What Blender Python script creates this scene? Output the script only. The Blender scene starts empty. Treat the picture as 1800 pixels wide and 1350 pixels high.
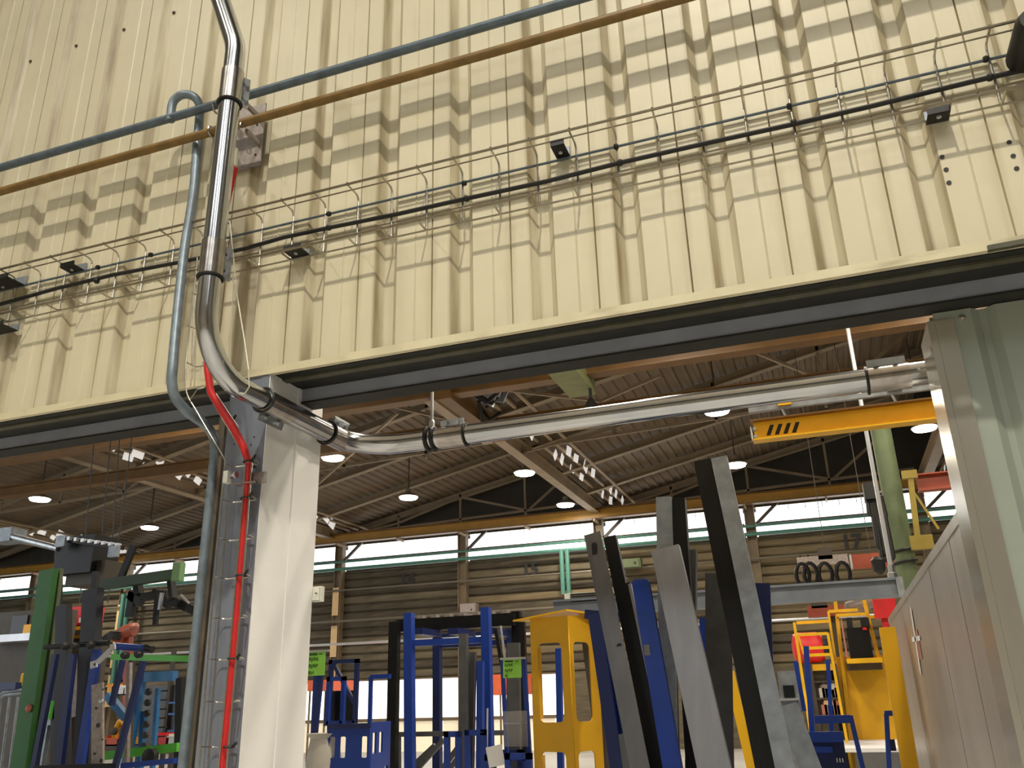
import bpy, math, random
from math import sin, cos, pi, radians
from mathutils import Vector as V
random.seed(7)
C = bpy.context.scene.collection
SC = bpy.context.scene

# ---------------------------------------------------------------- camera
F, YAW, PIT, ROL = 1494.0, -0.3376, 0.3592, -0.0276
CAM = V((0, 0, 1.6))
_f = V((sin(YAW)*cos(PIT), cos(YAW)*cos(PIT), sin(PIT)))
_r = V((cos(YAW), -sin(YAW), 0)); _u = _r.cross(_f)
RT = cos(ROL)*_r + sin(ROL)*_u
UP = -sin(ROL)*_r + cos(ROL)*_u
from mathutils import Matrix
cd = bpy.data.cameras.new('camera'); cam = bpy.data.objects.new('camera', cd); C.objects.link(cam)
cd.sensor_fit = 'HORIZONTAL'; cd.sensor_width = 36; cd.lens = 36*F/1800; cd.clip_end = 300; cd.clip_start = .05
cam.matrix_world = Matrix(((RT.x, UP.x, -_f.x, CAM.x), (RT.y, UP.y, -_f.y, CAM.y), (RT.z, UP.z, -_f.z, CAM.z), (0, 0, 0, 1)))
SC.camera = cam

# ---------------------------------------------------------------- world, exposure, large lights
w = bpy.data.worlds.new('overcast'); SC.world = w; w.use_nodes = True
bg = w.node_tree.nodes['Background']; bg.inputs[0].default_value = (.93, .97, 1, 1); bg.inputs[1].default_value = 2.0
SC.view_settings.view_transform = 'Standard'; SC.view_settings.look = 'None'
SC.view_settings.exposure = -0.13; SC.view_settings.gamma = 1.0; SC.view_settings.use_curve_mapping = False

def area(name, loc, size, power, col, parent=None, spread=180):
    l = bpy.data.lights.new(name, 'AREA'); l.shape = 'DISK'; l.size = size; l.energy = power; l.color = col
    l.spread = radians(spread)
    o = bpy.data.objects.new(name, l); o.location = loc; C.objects.link(o); o.parent = parent
    return o
WARM = (1.0, .92, .77)
NEAR_LAMPS = [(.3, -3.5, 15.2, 1130), (-9.5, -3.5, 15.2, 480), (10, -3.5, 15.2, 130), (-4.0, -8, 17.8, 300), (4, -8, 17.8, 300)]  # the rearmost pair are added soft fill lights
FAR_POWER = 230

# ---------------------------------------------------------------- pixel -> point at a real depth
def ray(px, py): return _f + RT*((px-900)/F) + UP*(-(py-675)/F)
def at(px, py, Y=None, X=None, Z=None):
    d = ray(px, py)
    t = Y/d.y if Y is not None else (X/d.x if X is not None else (Z-1.6)/d.z)
    return CAM + d*t
def mpp(P): return (P-CAM).dot(_f)/F         # metres per pixel at P

# ---------------------------------------------------------------- materials
MATS = {}
def mat(name, col, rough=.5, metal=0, var=.12, scale=6, bump=0, streak=None, emis=0, dark=None, alpha=1, spec=.5, stretch=(1, 1, 1), trans=0):
    m = bpy.data.materials.new(name); m.use_nodes = True; nt = m.node_tree; b = nt.nodes['Principled BSDF']
    N = nt.nodes.new; L = nt.links.new
    tc = N('ShaderNodeTexCoord'); mp = N('ShaderNodeMapping'); mp.inputs['Scale'].default_value = stretch
    L(tc.outputs['Object'], mp.inputs['Vector'])
    if var > 0:
        n = N('ShaderNodeTexNoise'); n.inputs['Scale'].default_value = scale; n.inputs['Detail'].default_value = 6
        L(mp.outputs[0], n.inputs['Vector'])
        r = N('ShaderNodeValToRGB'); r.color_ramp.elements[0].position = .3; r.color_ramp.elements[1].position = .72
        dk = dark or tuple(c*(1-var*2) for c in col)
        r.color_ramp.elements[0].color = (*dk, 1); r.color_ramp.elements[1].color = (*[min(1, c*(1+var*.4)) for c in col], 1)
        L(n.outputs[0], r.inputs[0]); out = r.outputs[0]
        if streak:
            s = N('ShaderNodeTexNoise'); s.inputs['Scale'].default_value = 1; s.inputs['Detail'].default_value = 5
            m2 = N('ShaderNodeMapping'); m2.inputs['Scale'].default_value = streak[0]
            L(tc.outputs['Object'], m2.inputs['Vector']); L(m2.outputs[0], s.inputs['Vector'])
            rr = N('ShaderNodeValToRGB'); rr.color_ramp.elements[0].position = .56; rr.color_ramp.elements[1].position = .8
            L(s.outputs[0], rr.inputs[0])
            mx = N('ShaderNodeMixRGB'); mx.inputs[2].default_value = (*streak[1], 1)
            ml = N('ShaderNodeMath'); ml.operation = 'MULTIPLY'; ml.inputs[1].default_value = streak[2]
            L(rr.outputs[0], ml.inputs[0]); L(ml.outputs[0], mx.inputs[0]); L(out, mx.inputs[1]); out = mx.outputs[0]
        L(out, b.inputs['Base Color'])
        if bump:
            bp = N('ShaderNodeBump'); bp.inputs['Strength'].default_value = bump; bp.inputs['Distance'].default_value = .01
            L(n.outputs[0], bp.inputs['Height']); L(bp.outputs[0], b.inputs['Normal'])
    else: b.inputs['Base Color'].default_value = (*col, 1)
    b.inputs['Roughness'].default_value = rough; b.inputs['Metallic'].default_value = metal
    b.inputs['Specular IOR Level'].default_value = spec
    if emis: b.inputs['Emission Color'].default_value = (*col, 1); b.inputs['Emission Strength'].default_value = emis
    if alpha < 1: b.inputs['Alpha'].default_value = alpha
    if trans: b.inputs['Transmission Weight'].default_value = trans
    MATS[name] = m; return m
def s2l(r, g, b): return tuple(((c/255)/12.92 if c/255 < .04045 else ((c/255+.055)/1.055)**2.4) for c in (r, g, b))
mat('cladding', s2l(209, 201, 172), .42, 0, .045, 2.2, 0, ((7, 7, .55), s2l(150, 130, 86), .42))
def dirt_and_dark_lines():  # brown dirt on the slopes; groove and right wall lines just darker
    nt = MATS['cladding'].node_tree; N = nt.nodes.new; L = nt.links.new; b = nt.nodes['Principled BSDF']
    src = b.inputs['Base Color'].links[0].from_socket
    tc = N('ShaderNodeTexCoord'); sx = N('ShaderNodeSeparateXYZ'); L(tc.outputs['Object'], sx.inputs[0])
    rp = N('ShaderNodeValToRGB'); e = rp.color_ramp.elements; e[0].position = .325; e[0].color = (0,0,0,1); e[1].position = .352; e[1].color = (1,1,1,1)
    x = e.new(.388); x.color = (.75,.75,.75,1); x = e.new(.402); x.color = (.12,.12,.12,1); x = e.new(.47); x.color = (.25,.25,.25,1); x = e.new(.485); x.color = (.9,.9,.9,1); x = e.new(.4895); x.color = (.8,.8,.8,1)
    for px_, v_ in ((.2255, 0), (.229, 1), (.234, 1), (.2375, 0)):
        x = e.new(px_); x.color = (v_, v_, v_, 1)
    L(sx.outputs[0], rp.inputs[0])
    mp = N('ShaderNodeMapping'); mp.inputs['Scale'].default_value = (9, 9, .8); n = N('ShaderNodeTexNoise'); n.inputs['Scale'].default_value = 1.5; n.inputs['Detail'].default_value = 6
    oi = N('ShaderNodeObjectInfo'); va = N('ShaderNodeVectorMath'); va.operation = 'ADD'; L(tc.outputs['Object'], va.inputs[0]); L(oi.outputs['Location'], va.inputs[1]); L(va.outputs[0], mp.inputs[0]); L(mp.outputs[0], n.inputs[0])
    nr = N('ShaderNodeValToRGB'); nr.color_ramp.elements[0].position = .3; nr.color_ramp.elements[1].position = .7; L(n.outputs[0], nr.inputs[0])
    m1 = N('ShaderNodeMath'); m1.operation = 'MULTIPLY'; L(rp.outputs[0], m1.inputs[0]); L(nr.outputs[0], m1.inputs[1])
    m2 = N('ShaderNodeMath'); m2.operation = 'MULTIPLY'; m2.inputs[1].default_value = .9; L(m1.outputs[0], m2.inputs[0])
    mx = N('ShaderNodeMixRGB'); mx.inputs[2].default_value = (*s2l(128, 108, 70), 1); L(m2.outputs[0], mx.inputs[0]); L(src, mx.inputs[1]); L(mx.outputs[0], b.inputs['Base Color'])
dirt_and_dark_lines()
mat('cladding_trim', s2l(214, 205, 172), .45, 0, .06, 5, 0, ((3, 3, 14), s2l(120, 106, 72), .5))
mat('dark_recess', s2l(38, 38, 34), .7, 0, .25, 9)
mat('track', s2l(86, 84, 66), .55, 0, .2, 12, 0, ((2, 2, 2), s2l(150, 150, 140), .3))
mat('lintel', s2l(150, 156, 168), .5, 0, .1, 4)
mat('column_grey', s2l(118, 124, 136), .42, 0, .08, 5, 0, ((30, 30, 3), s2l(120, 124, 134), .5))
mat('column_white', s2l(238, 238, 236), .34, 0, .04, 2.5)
mat('blue_grey_pipe', s2l(98, 112, 122), .45, .25, .16, 14)
mat('riser_pipe', s2l(130, 144, 154), .42, .3, .16, 16)
mat('ochre_pipe', s2l(128, 99, 46), .5, .0, .16, 12)
mat('chrome', (.44, .47, .51), .17, 1, .10, 3, 0, None, 0, (.6, .61, .62))
mat('chrome_dark', (.52, .49, .46), .24, 1, .14, 20)
mat('galvanised', (.60, .64, .68), .38, 1, .16, 9)
mat('galv_wire', (.60, .57, .50), .3, 1, .1, 30)
mat('wire_dark', (.36, .32, .24), .38, .9, .1, 30)
mat('black', s2l(26, 26, 26), .5, 0, .15, 20)
mat('cable_black', s2l(20, 20, 20), .45, 0, 0)
mat('red_cable', s2l(200, 38, 40), .42, 0, .06, 20)
mat('plate_steel', s2l(160, 150, 144), .45, .35, .15, 25)
mat('white_plastic', s2l(226, 226, 214), .45, 0, 0)
mat('string', s2l(226, 222, 205), .6, 0, 0)
mat('roof_sheet', s2l(118, 102, 82), .55, 0, .10, 1.2)
mat('rafter', s2l(150, 134, 110), .5, 0, .1, 2)
mat('girder_beige', s2l(170, 150, 122), .5, 0, .1, 2)
mat('steel_dark', s2l(74, 66, 56), .55, 0, .15, 4)
mat('crane_ochre', s2l(118, 84, 38), .48, 0, .12, 2.5)
mat('crane_yellow', s2l(238, 172, 34), .4, 0, .05, 4)
mat('rail_ochre', s2l(186, 140, 54), .48, 0, .1, 2)
mat('line_grey', s2l(112, 106, 94), .5, .2, 0)
mat('light_green', s2l(116, 156, 104), .5, 0, .05)
mat('galv_beam', s2l(140, 150, 164), .36, .55, .1, 4)
mat('jib_yellow', s2l(150, 130, 48), .5, 0, .08)
mat('machine_yellow', s2l(226, 172, 24), .42, 0, .08, 3)
mat('bright_yellow', s2l(244, 190, 30), .4, 0, .05, 4)
mat('olive_green', s2l(134, 140, 92), .55, 0, .1, 5)
mat('pale_green', s2l(102, 116, 82), .55, 0, .14, 3)
mat('green', s2l(28, 104, 20), .5, 0, .08, 4)
mat('bright_green', s2l(92, 190, 64), .42, 0, .06, 4)
mat('turquoise', s2l(78, 132, 120), .45, 0, .08, 4)
mat('blue', s2l(22, 60, 152), .38, 0, .08, 6)
mat('navy', s2l(22, 38, 92), .42, 0, .08, 6)
mat('light_blue', s2l(52, 118, 178), .42, 0, .08, 6)
mat('brushed', s2l(128, 128, 132), .36, .75, .10, 14, 0, None, 0, None, 1, .5, (1, 1, .12))
mat('brushed_light', s2l(158, 160, 166), .4, .55, .08, 12, 0, None, 0, None, 1, .5, (1, 1, .12))
mat('zinc', s2l(160, 168, 176), .45, .5, .16, 10, 0, ((4, 4, .8), s2l(100, 106, 112), .6))
mat('black_steel', s2l(17, 17, 18), .42, .3, .12, 8)
mat('grey_steel', s2l(96, 97, 99), .45, .4, .12, 8)
mat('plank_a', s2l(112, 103, 84), .7, 0, .24, 1.6, .2, ((1.2, 1, 5), s2l(70, 60, 46), .6), 0, None, 1, .3, (.5, 1, 5))
mat('plank_b', s2l(88, 80, 66), .7, 0, .26, 1.9, .2, ((1.2, 1, 5), s2l(58, 50, 40), .7), 0, None, 1, .3, (.5, 1, 5))
mat('plank_c', s2l(124, 110, 84), .7, 0, .20, 1.4, .2, ((1.2, 1, 4), s2l(92, 76, 50), .6), 0, None, 1, .3, (.5, 1, 5))
mat('concrete', s2l(150, 138, 108), .8, 0, .2, 2)
mat('far_column', s2l(124, 108, 84), .6, 0, .12, 3)
mat('peach_paint', s2l(226, 192, 140), .5, 0, .08, 4)
mat('gable', s2l(66, 62, 56), .7, 0, .12, 2)
mat('floor', s2l(190, 188, 184), .5, 0, .1, .7)
mat('shell', s2l(150, 142, 126), .8, 0, .05, 1)
mat('hall_ceiling', s2l(70, 66, 60), .8, 0, .05, 1)
mat('day_pane', (1.0, .99, .97), .5, 0, 0, emis=2.0)
mat('cream_pane', s2l(240, 226, 196), .5, 0, 0, emis=.55)
mat('lamp_glass', (1, .95, .86), .4, 0, 0, emis=22)
mat('rooflight_glass', (1, .97, .90), .4, 0, 0, emis=2.0)  # glow of the added fill lights
mat('window_glow', (.94, .97, 1), .4, 0, 0, emis=5.0)  # glow of the added back windows
mat('lamp_shade', s2l(150, 140, 120), .5, .3, 0)
mat('door_sheet', s2l(152, 160, 148), .42, 0, .05, 3)
mat('door_trim', s2l(190, 188, 178), .24, .75, .06, 6, 0, None, 0, None, 1, .5, (1, 1, .2))
mat('steel_sheet', s2l(186, 182, 176), .36, .85, .08, 3, 0, None, 0, None, 1, .5, (.4, 1, .4))
mat('red', s2l(226, 40, 44), .45, 0, .06, 4)
mat('orange', s2l(232, 104, 56), .5, 0, .06, 4)
mat('rust_red', s2l(158, 72, 48), .5, 0, .1, 5)
mat('sign_green', s2l(146, 214, 84), .5, 0, .04, 8)
mat('sign_ink', s2l(44, 84, 26), .6, 0, 0)
mat('clear_plastic', s2l(210, 212, 212), .1, 0, 0, alpha=.22)
mat('silver_bright', s2l(205, 208, 212), .3, .6, .05, 6)
mat('paper', s2l(238, 238, 240), .6, 0, 0)
mat('bag', s2l(200, 196, 188), .5, 0, .08, 6)
mat('dark_glass', s2l(24, 28, 30), .2, 0, 0)
mat('blue_label', s2l(90, 140, 220), .5, 0, .1, 20)
mat('skylight', (.95, .93, .90), .5, 0, 0, emis=.55)
mat('faded_red', s2l(190, 120, 104), .5, 0, .1, 10)

# ---------------------------------------------------------------- mesh builder
ROOT = {}
class MB:
    def __init__(s): s.v = []; s.f = []
    def _add(s, vs, fs):
        n = len(s.v); s.v += [V(p) for p in vs]; s.f += [tuple(i+n for i in f) for f in fs]; return s
    def box(s, a, b):
        x0, y0, z0 = [min(p, q) for p, q in zip(a, b)]; x1, y1, z1 = [max(p, q) for p, q in zip(a, b)]
        return s._add([(x0,y0,z0),(x1,y0,z0),(x1,y1,z0),(x0,y1,z0),(x0,y0,z1),(x1,y0,z1),(x1,y1,z1),(x0,y1,z1)],
                      [(0,3,2,1),(4,5,6,7),(0,1,5,4),(1,2,6,5),(2,3,7,6),(3,0,4,7)])
    def prof(s, p, q, poly, u=None, holes=None):
        p = V(p); q = V(q); d = (q-p).normalized()
        if u is None:
            u = V((0, 1, 0)).cross(d)
            if u.length < .2: u = V((1, 0, 0))
        u = (u-d*u.dot(d)).normalized(); v = d.cross(u)
        if abs(d.y) > .9: v = V((0, 0, 1)) - d*d.z; v.normalize()
        n = len(poly); vs = [p+u*a+v*b for a, b in poly]+[q+u*a+v*b for a, b in poly]
        fs = [(i, (i+1) % n, n+(i+1) % n, n+i) for i in range(n)]
        fs += [tuple(range(n-1, -1, -1)), tuple(range(n, 2*n))]
        return s._add(vs, fs)
    def bar(s, p, q, w, d=None, u=None):
        d = d or w; return s.prof(p, q, [(-w/2,-d/2),(w/2,-d/2),(w/2,d/2),(-w/2,d/2)], u)
    def chan(s, p, q, w, d, t=.006, u=None, flip=1):       # U channel, web towards -v
        a = w/2; P = [(-a,-d/2),(a,-d/2),(a,d/2),(a-t,d/2),(a-t,-d/2+t),(-a+t,-d/2+t),(-a+t,d/2),(-a,d/2)]
        if flip < 0: P = [(x, -y) for x, y in P][::-1]
        return s.prof(p, q, P, u)
    def ell(s, p, q, w, d, t=.006, u=None, side=-1):
        a = w/2; P = [(-a,-d/2),(a,-d/2),(a,-d/2+t),(-a+t,-d/2+t),(-a+t,d/2),(-a,d/2)]
        if side > 0: P = [(-x, y) for x, y in P][::-1]
        return s.prof(p, q, P, u)
    def ibeam(s, p, q, w, h, t=.02, u=None):               # h along u, w along v
        a = h/2; b = w/2
        return s.prof(p, q, [(-a,-b),(-a+t,-b),(-a+t,-t/2),(a-t,-t/2),(a-t,-b),(a,-b),(a,b),(a-t,b),(a-t,t/2),(-a+t,t/2),(-a+t,b),(-a,b)], u)
    def tube(s, pts, r, n=8, closed=False):
        pts = [V(p) for p in pts]; rs = r if isinstance(r, (list, tuple)) else [r]*len(pts)
        m = len(pts); T = []
        for i in range(m):
            a = pts[(i-1) % m] if closed or i else pts[0]; b = pts[(i+1) % m] if closed or i < m-1 else pts[-1]
            T.append((b-a).normalized())
        nrm = T[0].orthogonal().normalized(); vs = []; fs = []
        for i in range(m):
            nrm = (nrm-T[i]*nrm.dot(T[i])).normalized(); bn = T[i].cross(nrm)
            vs += [pts[i]+nrm*cos(2*pi*k/n)*rs[i]+bn*sin(2*pi*k/n)*rs[i] for k in range(n)]
        for i in range(m if closed else m-1):
            j = (i+1) % m
            fs += [(i*n+k, i*n+(k+1) % n, j*n+(k+1) % n, j*n+k) for k in range(n)]
        if not closed: fs += [tuple(range(n-1, -1, -1)), tuple((m-1)*n+k for k in range(n))]
        return s._add(vs, fs)
    def lathe(s, c, ax, pr, n=16):
        c = V(c); ax = V(ax).normalized(); a = ax.orthogonal().normalized(); b = ax.cross(a); vs = []; fs = []
        for r, h in pr: vs += [c+ax*h+a*cos(2*pi*k/n)*r+b*sin(2*pi*k/n)*r for k in range(n)]
        for i in range(len(pr)-1): fs += [(i*n+k, i*n+(k+1) % n, (i+1)*n+(k+1) % n, (i+1)*n+k) for k in range(n)]
        fs += [tuple(range(n-1, -1, -1)), tuple((len(pr)-1)*n+k for k in range(n))]
        return s._add(vs, fs)
    def data(s, name, m, origin, smooth=False):
        me = bpy.data.meshes.new(name); me.from_pydata([v-origin for v in s.v], [], s.f)
        if isinstance(m, str): m = MATS[m]
        me.materials.append(m)
        if smooth:
            me.polygons.foreach_set('use_smooth', [True]*len(me.polygons))
            try: me.set_sharp_from_angle(angle=radians(38))
            except Exception: pass
        me.update(); return me
    def link(s, name, m, parent=None, smooth=False, **tags):
        if parent is None:
            xs = [v.x for v in s.v]; ys = [v.y for v in s.v]; o0 = V(((min(xs)+max(xs))/2, (min(ys)+max(ys))/2, min(v.z for v in s.v)))
        else: o0 = ROOT[parent.name]
        o = bpy.data.objects.new(name, s.data(name, m, o0, smooth)); C.objects.link(o)
        if parent is None: o.location = o0
        else: o.parent = parent
        ROOT[o.name] = o0
        for k, v in tags.items(): o[k] = v
        return o
def thing(name, label, cat, loc, group=None):
    o = bpy.data.objects.new(name, None); C.objects.link(o); o.location = loc; ROOT[o.name] = V(loc)
    o.empty_display_size = .1
    o['label'] = label; o['category'] = cat
    if group: o['group'] = group
    return o
def tag(o, label, cat, group=None):
    o['label'] = label; o['category'] = cat
    if group: o['group'] = group
    return o
def struct(name, mb, m, parent=None, smooth=False):
    o = mb.link(name, m, parent, smooth)
    if parent is None: o['kind'] = 'structure'
    return o
def fillet(P, R, n=7):
    P = [V(p) for p in P]; out = [P[0]]
    Rs = R if isinstance(R, (list, tuple)) else [R]*len(P)
    for i in range(1, len(P)-1):
        a = (P[i-1]-P[i]); b = (P[i+1]-P[i]); la, lb = a.length, b.length; a.normalize(); b.normalize()
        ang = a.angle(b); 
        if ang > pi-.03: out.append(P[i]); continue
        t = min(Rs[i]/math.tan(ang/2), la*.49, lb*.49); r = t*math.tan(ang/2)
        c = P[i]+(a+b).normalized()*(r/sin(ang/2)); s0 = P[i]+a*t-c; s1 = P[i]+b*t-c; th = s0.angle(s1)
        for k in range(n+1):
            f = k/n; out.append(c+(s0*sin((1-f)*th)+s1*sin(f*th))/sin(th))
    out.append(P[-1]); return out
def smooth(P, n=6):
    P = [V(p) for p in P]; Q = [P[0]*2-P[1]]+P+[P[-1]*2-P[-2]]; out = []
    for i in range(1, len(Q)-2):
        a, b, c, d = Q[i-1:i+3]
        for k in range(n):
            t = k/n; out.append(.5*((2*b)+(c-a)*t+(2*a-5*b+4*c-d)*t*t+(3*b-a-3*c+d)*t**3))
    out.append(P[-1]); return out
def text(name, s, m, loc, size, parent, rotz=0, ext=.002, bold=.0):
    cu = bpy.data.curves.new(name, 'FONT'); cu.body = s; cu.size = size; cu.extrude = ext; cu.resolution_u = 2; cu.offset = size*bold
    o = bpy.data.objects.new('tmp', cu); me = bpy.data.meshes.new_from_object(o); bpy.data.objects.remove(o)
    me.materials.clear(); me.materials.append(MATS[m])
    o = bpy.data.objects.new(name, me); C.objects.link(o); o.rotation_euler = (pi/2, 0, rotz)
    o.parent = parent; o.location = V(loc)-ROOT[parent.name]
    return o
def holed(name, m, outer, holes, frame, th, parent):
    """flat plate with rounded holes: outline and holes as 2D point lists, frame=(origin,u,v)"""
    cu = bpy.data.curves.new(name, 'CURVE'); cu.dimensions = '2D'; cu.fill_mode = 'BOTH'; cu.extrude = th/2
    for L in [outer]+holes:
        sp = cu.splines.new('POLY'); sp.points.add(len(L)-1); sp.use_cyclic_u = True
        for p, (x, y) in zip(sp.points, L): p.co = (x, y, 0, 1)
    o = bpy.data.objects.new('tmp', cu); me = bpy.data.meshes.new_from_object(o); bpy.data.objects.remove(o)
    O, u, v = frame; n = u.cross(v)
    M = Matrix(((u.x, v.x, n.x, O.x), (u.y, v.y, n.y, O.y), (u.z, v.z, n.z, O.z), (0, 0, 0, 1)))
    me.transform(Matrix.Translation(-ROOT[parent.name]) @ M); me.materials.clear(); me.materials.append(MATS[m])
    o = bpy.data.objects.new(name, me); C.objects.link(o); o.parent = parent; return o
def rrect(x0, y0, x1, y1, r, n=4):
    o = []
    for cx, cy, a in ((x1-r, y1-r, 0), (x0+r, y1-r, 1), (x0+r, y0+r, 2), (x1-r, y0+r, 3)):
        o += [(cx+r*cos((a+k/n)*pi/2), cy+r*sin((a+k/n)*pi/2)) for k in range(n+1)]
    return o
def copy_tree(o, parent=None):
    c = o.copy(); C.objects.link(c)
    if parent: c.parent = parent
    for ch in list(o.children): copy_tree(ch, c)
    return c

# ================================================================ STRUCTURE
fl = struct('floor', MB().box((-45, -12, -.2), (20, 34, 0)), 'floor')
# near hall shell (behind and beside the camera) ---------------------------------
struct('wall_back', MB().box((-14, -12.2, 0), (14, -12, 18.2)), 'shell')
struct('wall_left', MB().box((-14.2, -12, 0), (-14, 4.1, 18.2)), 'shell')
struct('wall_side', MB().box((14, -12, 0), (14.2, 4.1, 18.2)), 'shell')
struct('ceiling_near', MB().box((-14.2, -12.2, 18.2), (14.2, 4.4, 18.4)), 'hall_ceiling')

for n_, (xa_, xb_) in enumerate(((-7.5, -4.2), (-.6, 2.7), (6.0, 9.0))):  # unseen back windows, added to put a bright streak on the conduit
    wn = struct('window_%d' % (20+n_), MB().box((xa_-.1, -12, 12.1), (xb_+.1, -11.93, 12.2)).box((xa_-.1, -12, 17.4), (xb_+.1, -11.93, 17.5)).box((xa_-.1, -12, 12.1), (xa_, -11.93, 17.5)).box((xb_, -12, 12.1), (xb_+.1, -11.93, 17.5)), 'steel_dark')
    for j_ in range(3):
        w3 = (xb_-xa_)/3
        MB().box((xa_+w3*j_+.04, -11.98, 12.2), (xa_+w3*(j_+1)-.04, -11.96, 17.4)).link('pane', 'window_glow', wn)

# front wall: ribbed cladding sheets above the opening ---------------------------
ZT = 3.50
wf = struct('wall_front', MB().box((-14, 4.075, ZT+.02), (14, 4.2, 18.2)), 'shell')
P = .4895; X0 = -1.62
pr = [(0,0),(.118,0),(.124,-.005),(.130,0),(.227,0),(.2315,.012),(.236,0),(.345,0),(.385,.045),(.45,.045),(.4895,0)]
poly = pr+[(x, y+.0025) for x, y in pr[::-1]]
mb = MB(); mb.prof((0, 0, 0), (0, 0, 12.2-ZT), [(x, y) for x, y in poly])
sheet = mb.data('cladding_sheet', 'cladding', V((0, 0, 0)))
screw = MB().lathe((0, 0, 0), (0, -1, 0), [(.014, 0), (.014, .006), (.007, .012)], 8).data('screw', 'steel_dark', V((0, 0, 0)))
k0 = -14
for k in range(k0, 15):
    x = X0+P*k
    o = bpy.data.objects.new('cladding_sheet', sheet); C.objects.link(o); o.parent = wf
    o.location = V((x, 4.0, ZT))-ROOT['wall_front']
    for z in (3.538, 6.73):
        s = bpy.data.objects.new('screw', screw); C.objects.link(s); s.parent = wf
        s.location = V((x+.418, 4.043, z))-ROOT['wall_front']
for a in ((1656,276),(1663,298),(1668,321),(1774,250),(1781,274),(1787,296)):
    s = bpy.data.objects.new('drill_hole', MB().lathe((0,0,0),(0,-1,0),[(.012,0),(.011,.003)],8).data('drill_hole','black',V((0,0,0)))); C.objects.link(s)
    s.parent = wf; s.location = at(*a, Y=3.998)-ROOT['wall_front']
struct('trim_1', MB().prof((-14, 4.0, 3.50), (14, 4.0, 3.50), [(-.035,-.012),(.013,-.012),(.013,.02),(.007,.02),(.007,-.006),(-.035,-.006)]), 'cladding_trim')
# short torn flashing at the right end
t = struct('trim_2', MB().prof(at(1735,436,Y=3.99)+V((0,0,.0)), at(1800,424,Y=3.99), [(-.004,-.02),(.02,-.02),(.02,.01),(-.004,.01)]), 'track')

# soffit, door track and lintel ---------------------------------------------------
zl = at(900, 618, Y=4.33).z; zb = at(900, 649, Y=4.33).z
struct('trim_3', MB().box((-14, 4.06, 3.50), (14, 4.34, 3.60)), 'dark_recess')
ztk = at(900, 601, Y=4.14).z
XG0, XG1 = -3.2, -2.93
lt = thing('lintel_beam', 'long dark grey-blue steel lintel beam spanning the opening under the beige cladding', 'beam', (-1, 4.33, zb))
for (xa, xb) in ((-14, -3.22), (-2.95, 14)):
    MB().box((xa, 4.33, zb), (xb, 4.345, zl)).link('web', 'lintel', lt)
    MB().box((xa, 4.30, zl), (xb, 4.42, zl+.012)).link('flange', 'lintel', lt)
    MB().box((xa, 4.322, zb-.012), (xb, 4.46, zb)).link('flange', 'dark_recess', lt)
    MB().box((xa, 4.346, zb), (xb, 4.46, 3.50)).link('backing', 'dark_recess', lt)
    tr = MB().prof((xa, 4.14, ztk), (xb, 4.14, ztk), [(-.02,-.022),(.012,-.022),(.012,.03),(.006,.03),(.006,-.016),(-.02,-.016)]).link('door_track', 'track')
    tag(tr, 'olive door track running under the cladding '+('left' if xa < -5 else 'right')+' of the white column', 'track')
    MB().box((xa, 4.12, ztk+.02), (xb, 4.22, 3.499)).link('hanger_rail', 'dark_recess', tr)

# column: grey front, white side --------------------------------------------------
cx0 = at(385, 900, Y=4.0).x; cx1 = at(460, 850, Y=4.0).x
cy1 = (at(559, 800, X=cx1).y+at(544, 1100, X=cx1).y)/2
col = thing('column', 'boxed steel column with grey front and glossy white side under the lintel', 'column', ((cx0+cx1)/2, 4.2, 0))
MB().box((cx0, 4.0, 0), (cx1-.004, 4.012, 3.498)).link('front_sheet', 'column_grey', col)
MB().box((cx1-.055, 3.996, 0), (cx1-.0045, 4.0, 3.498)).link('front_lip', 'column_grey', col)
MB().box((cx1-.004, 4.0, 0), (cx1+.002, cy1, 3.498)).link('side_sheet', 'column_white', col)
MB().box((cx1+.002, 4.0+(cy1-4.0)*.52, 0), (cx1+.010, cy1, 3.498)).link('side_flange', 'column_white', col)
MB().box((cx0, 4.012, 0), (cx1-.004, cy1, 3.498)).link('core', 'steel_dark', col)
MB().prof((cx1+.004, cy1, 0), (cx1+.004, cy1, 3.498), [(-.005,-.012),(.004,-.012),(.004,.006),(-.005,.006)]).link('edge_bead', 'column_white', col)
for a in ((505,783),(527,700)): pass
for a in ((424,764),(447,768),(412,781),(441,782)):
    q = at(*a, Y=4.0); MB().lathe(q, (0,-1,0), [(.005,0),(.004,.004)], 6).link('screw', 'black', col)
# rusty channel left of the column
q0 = at(382, 900, Y=4.13); 
rc = MB().chan((q0.x-.005, 4.13, 0), (q0.x-.005, 4.13, 3.3), .045, .06, .006).link('rusty_channel', mat('rust_channel', s2l(92, 84, 70), .6, 0, .3, 6, 0, ((9, 9, 1.2), s2l(150, 96, 52), .7)))
tag(rc, 'rusty brown steel channel standing against the left side of the column', 'channel')

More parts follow.
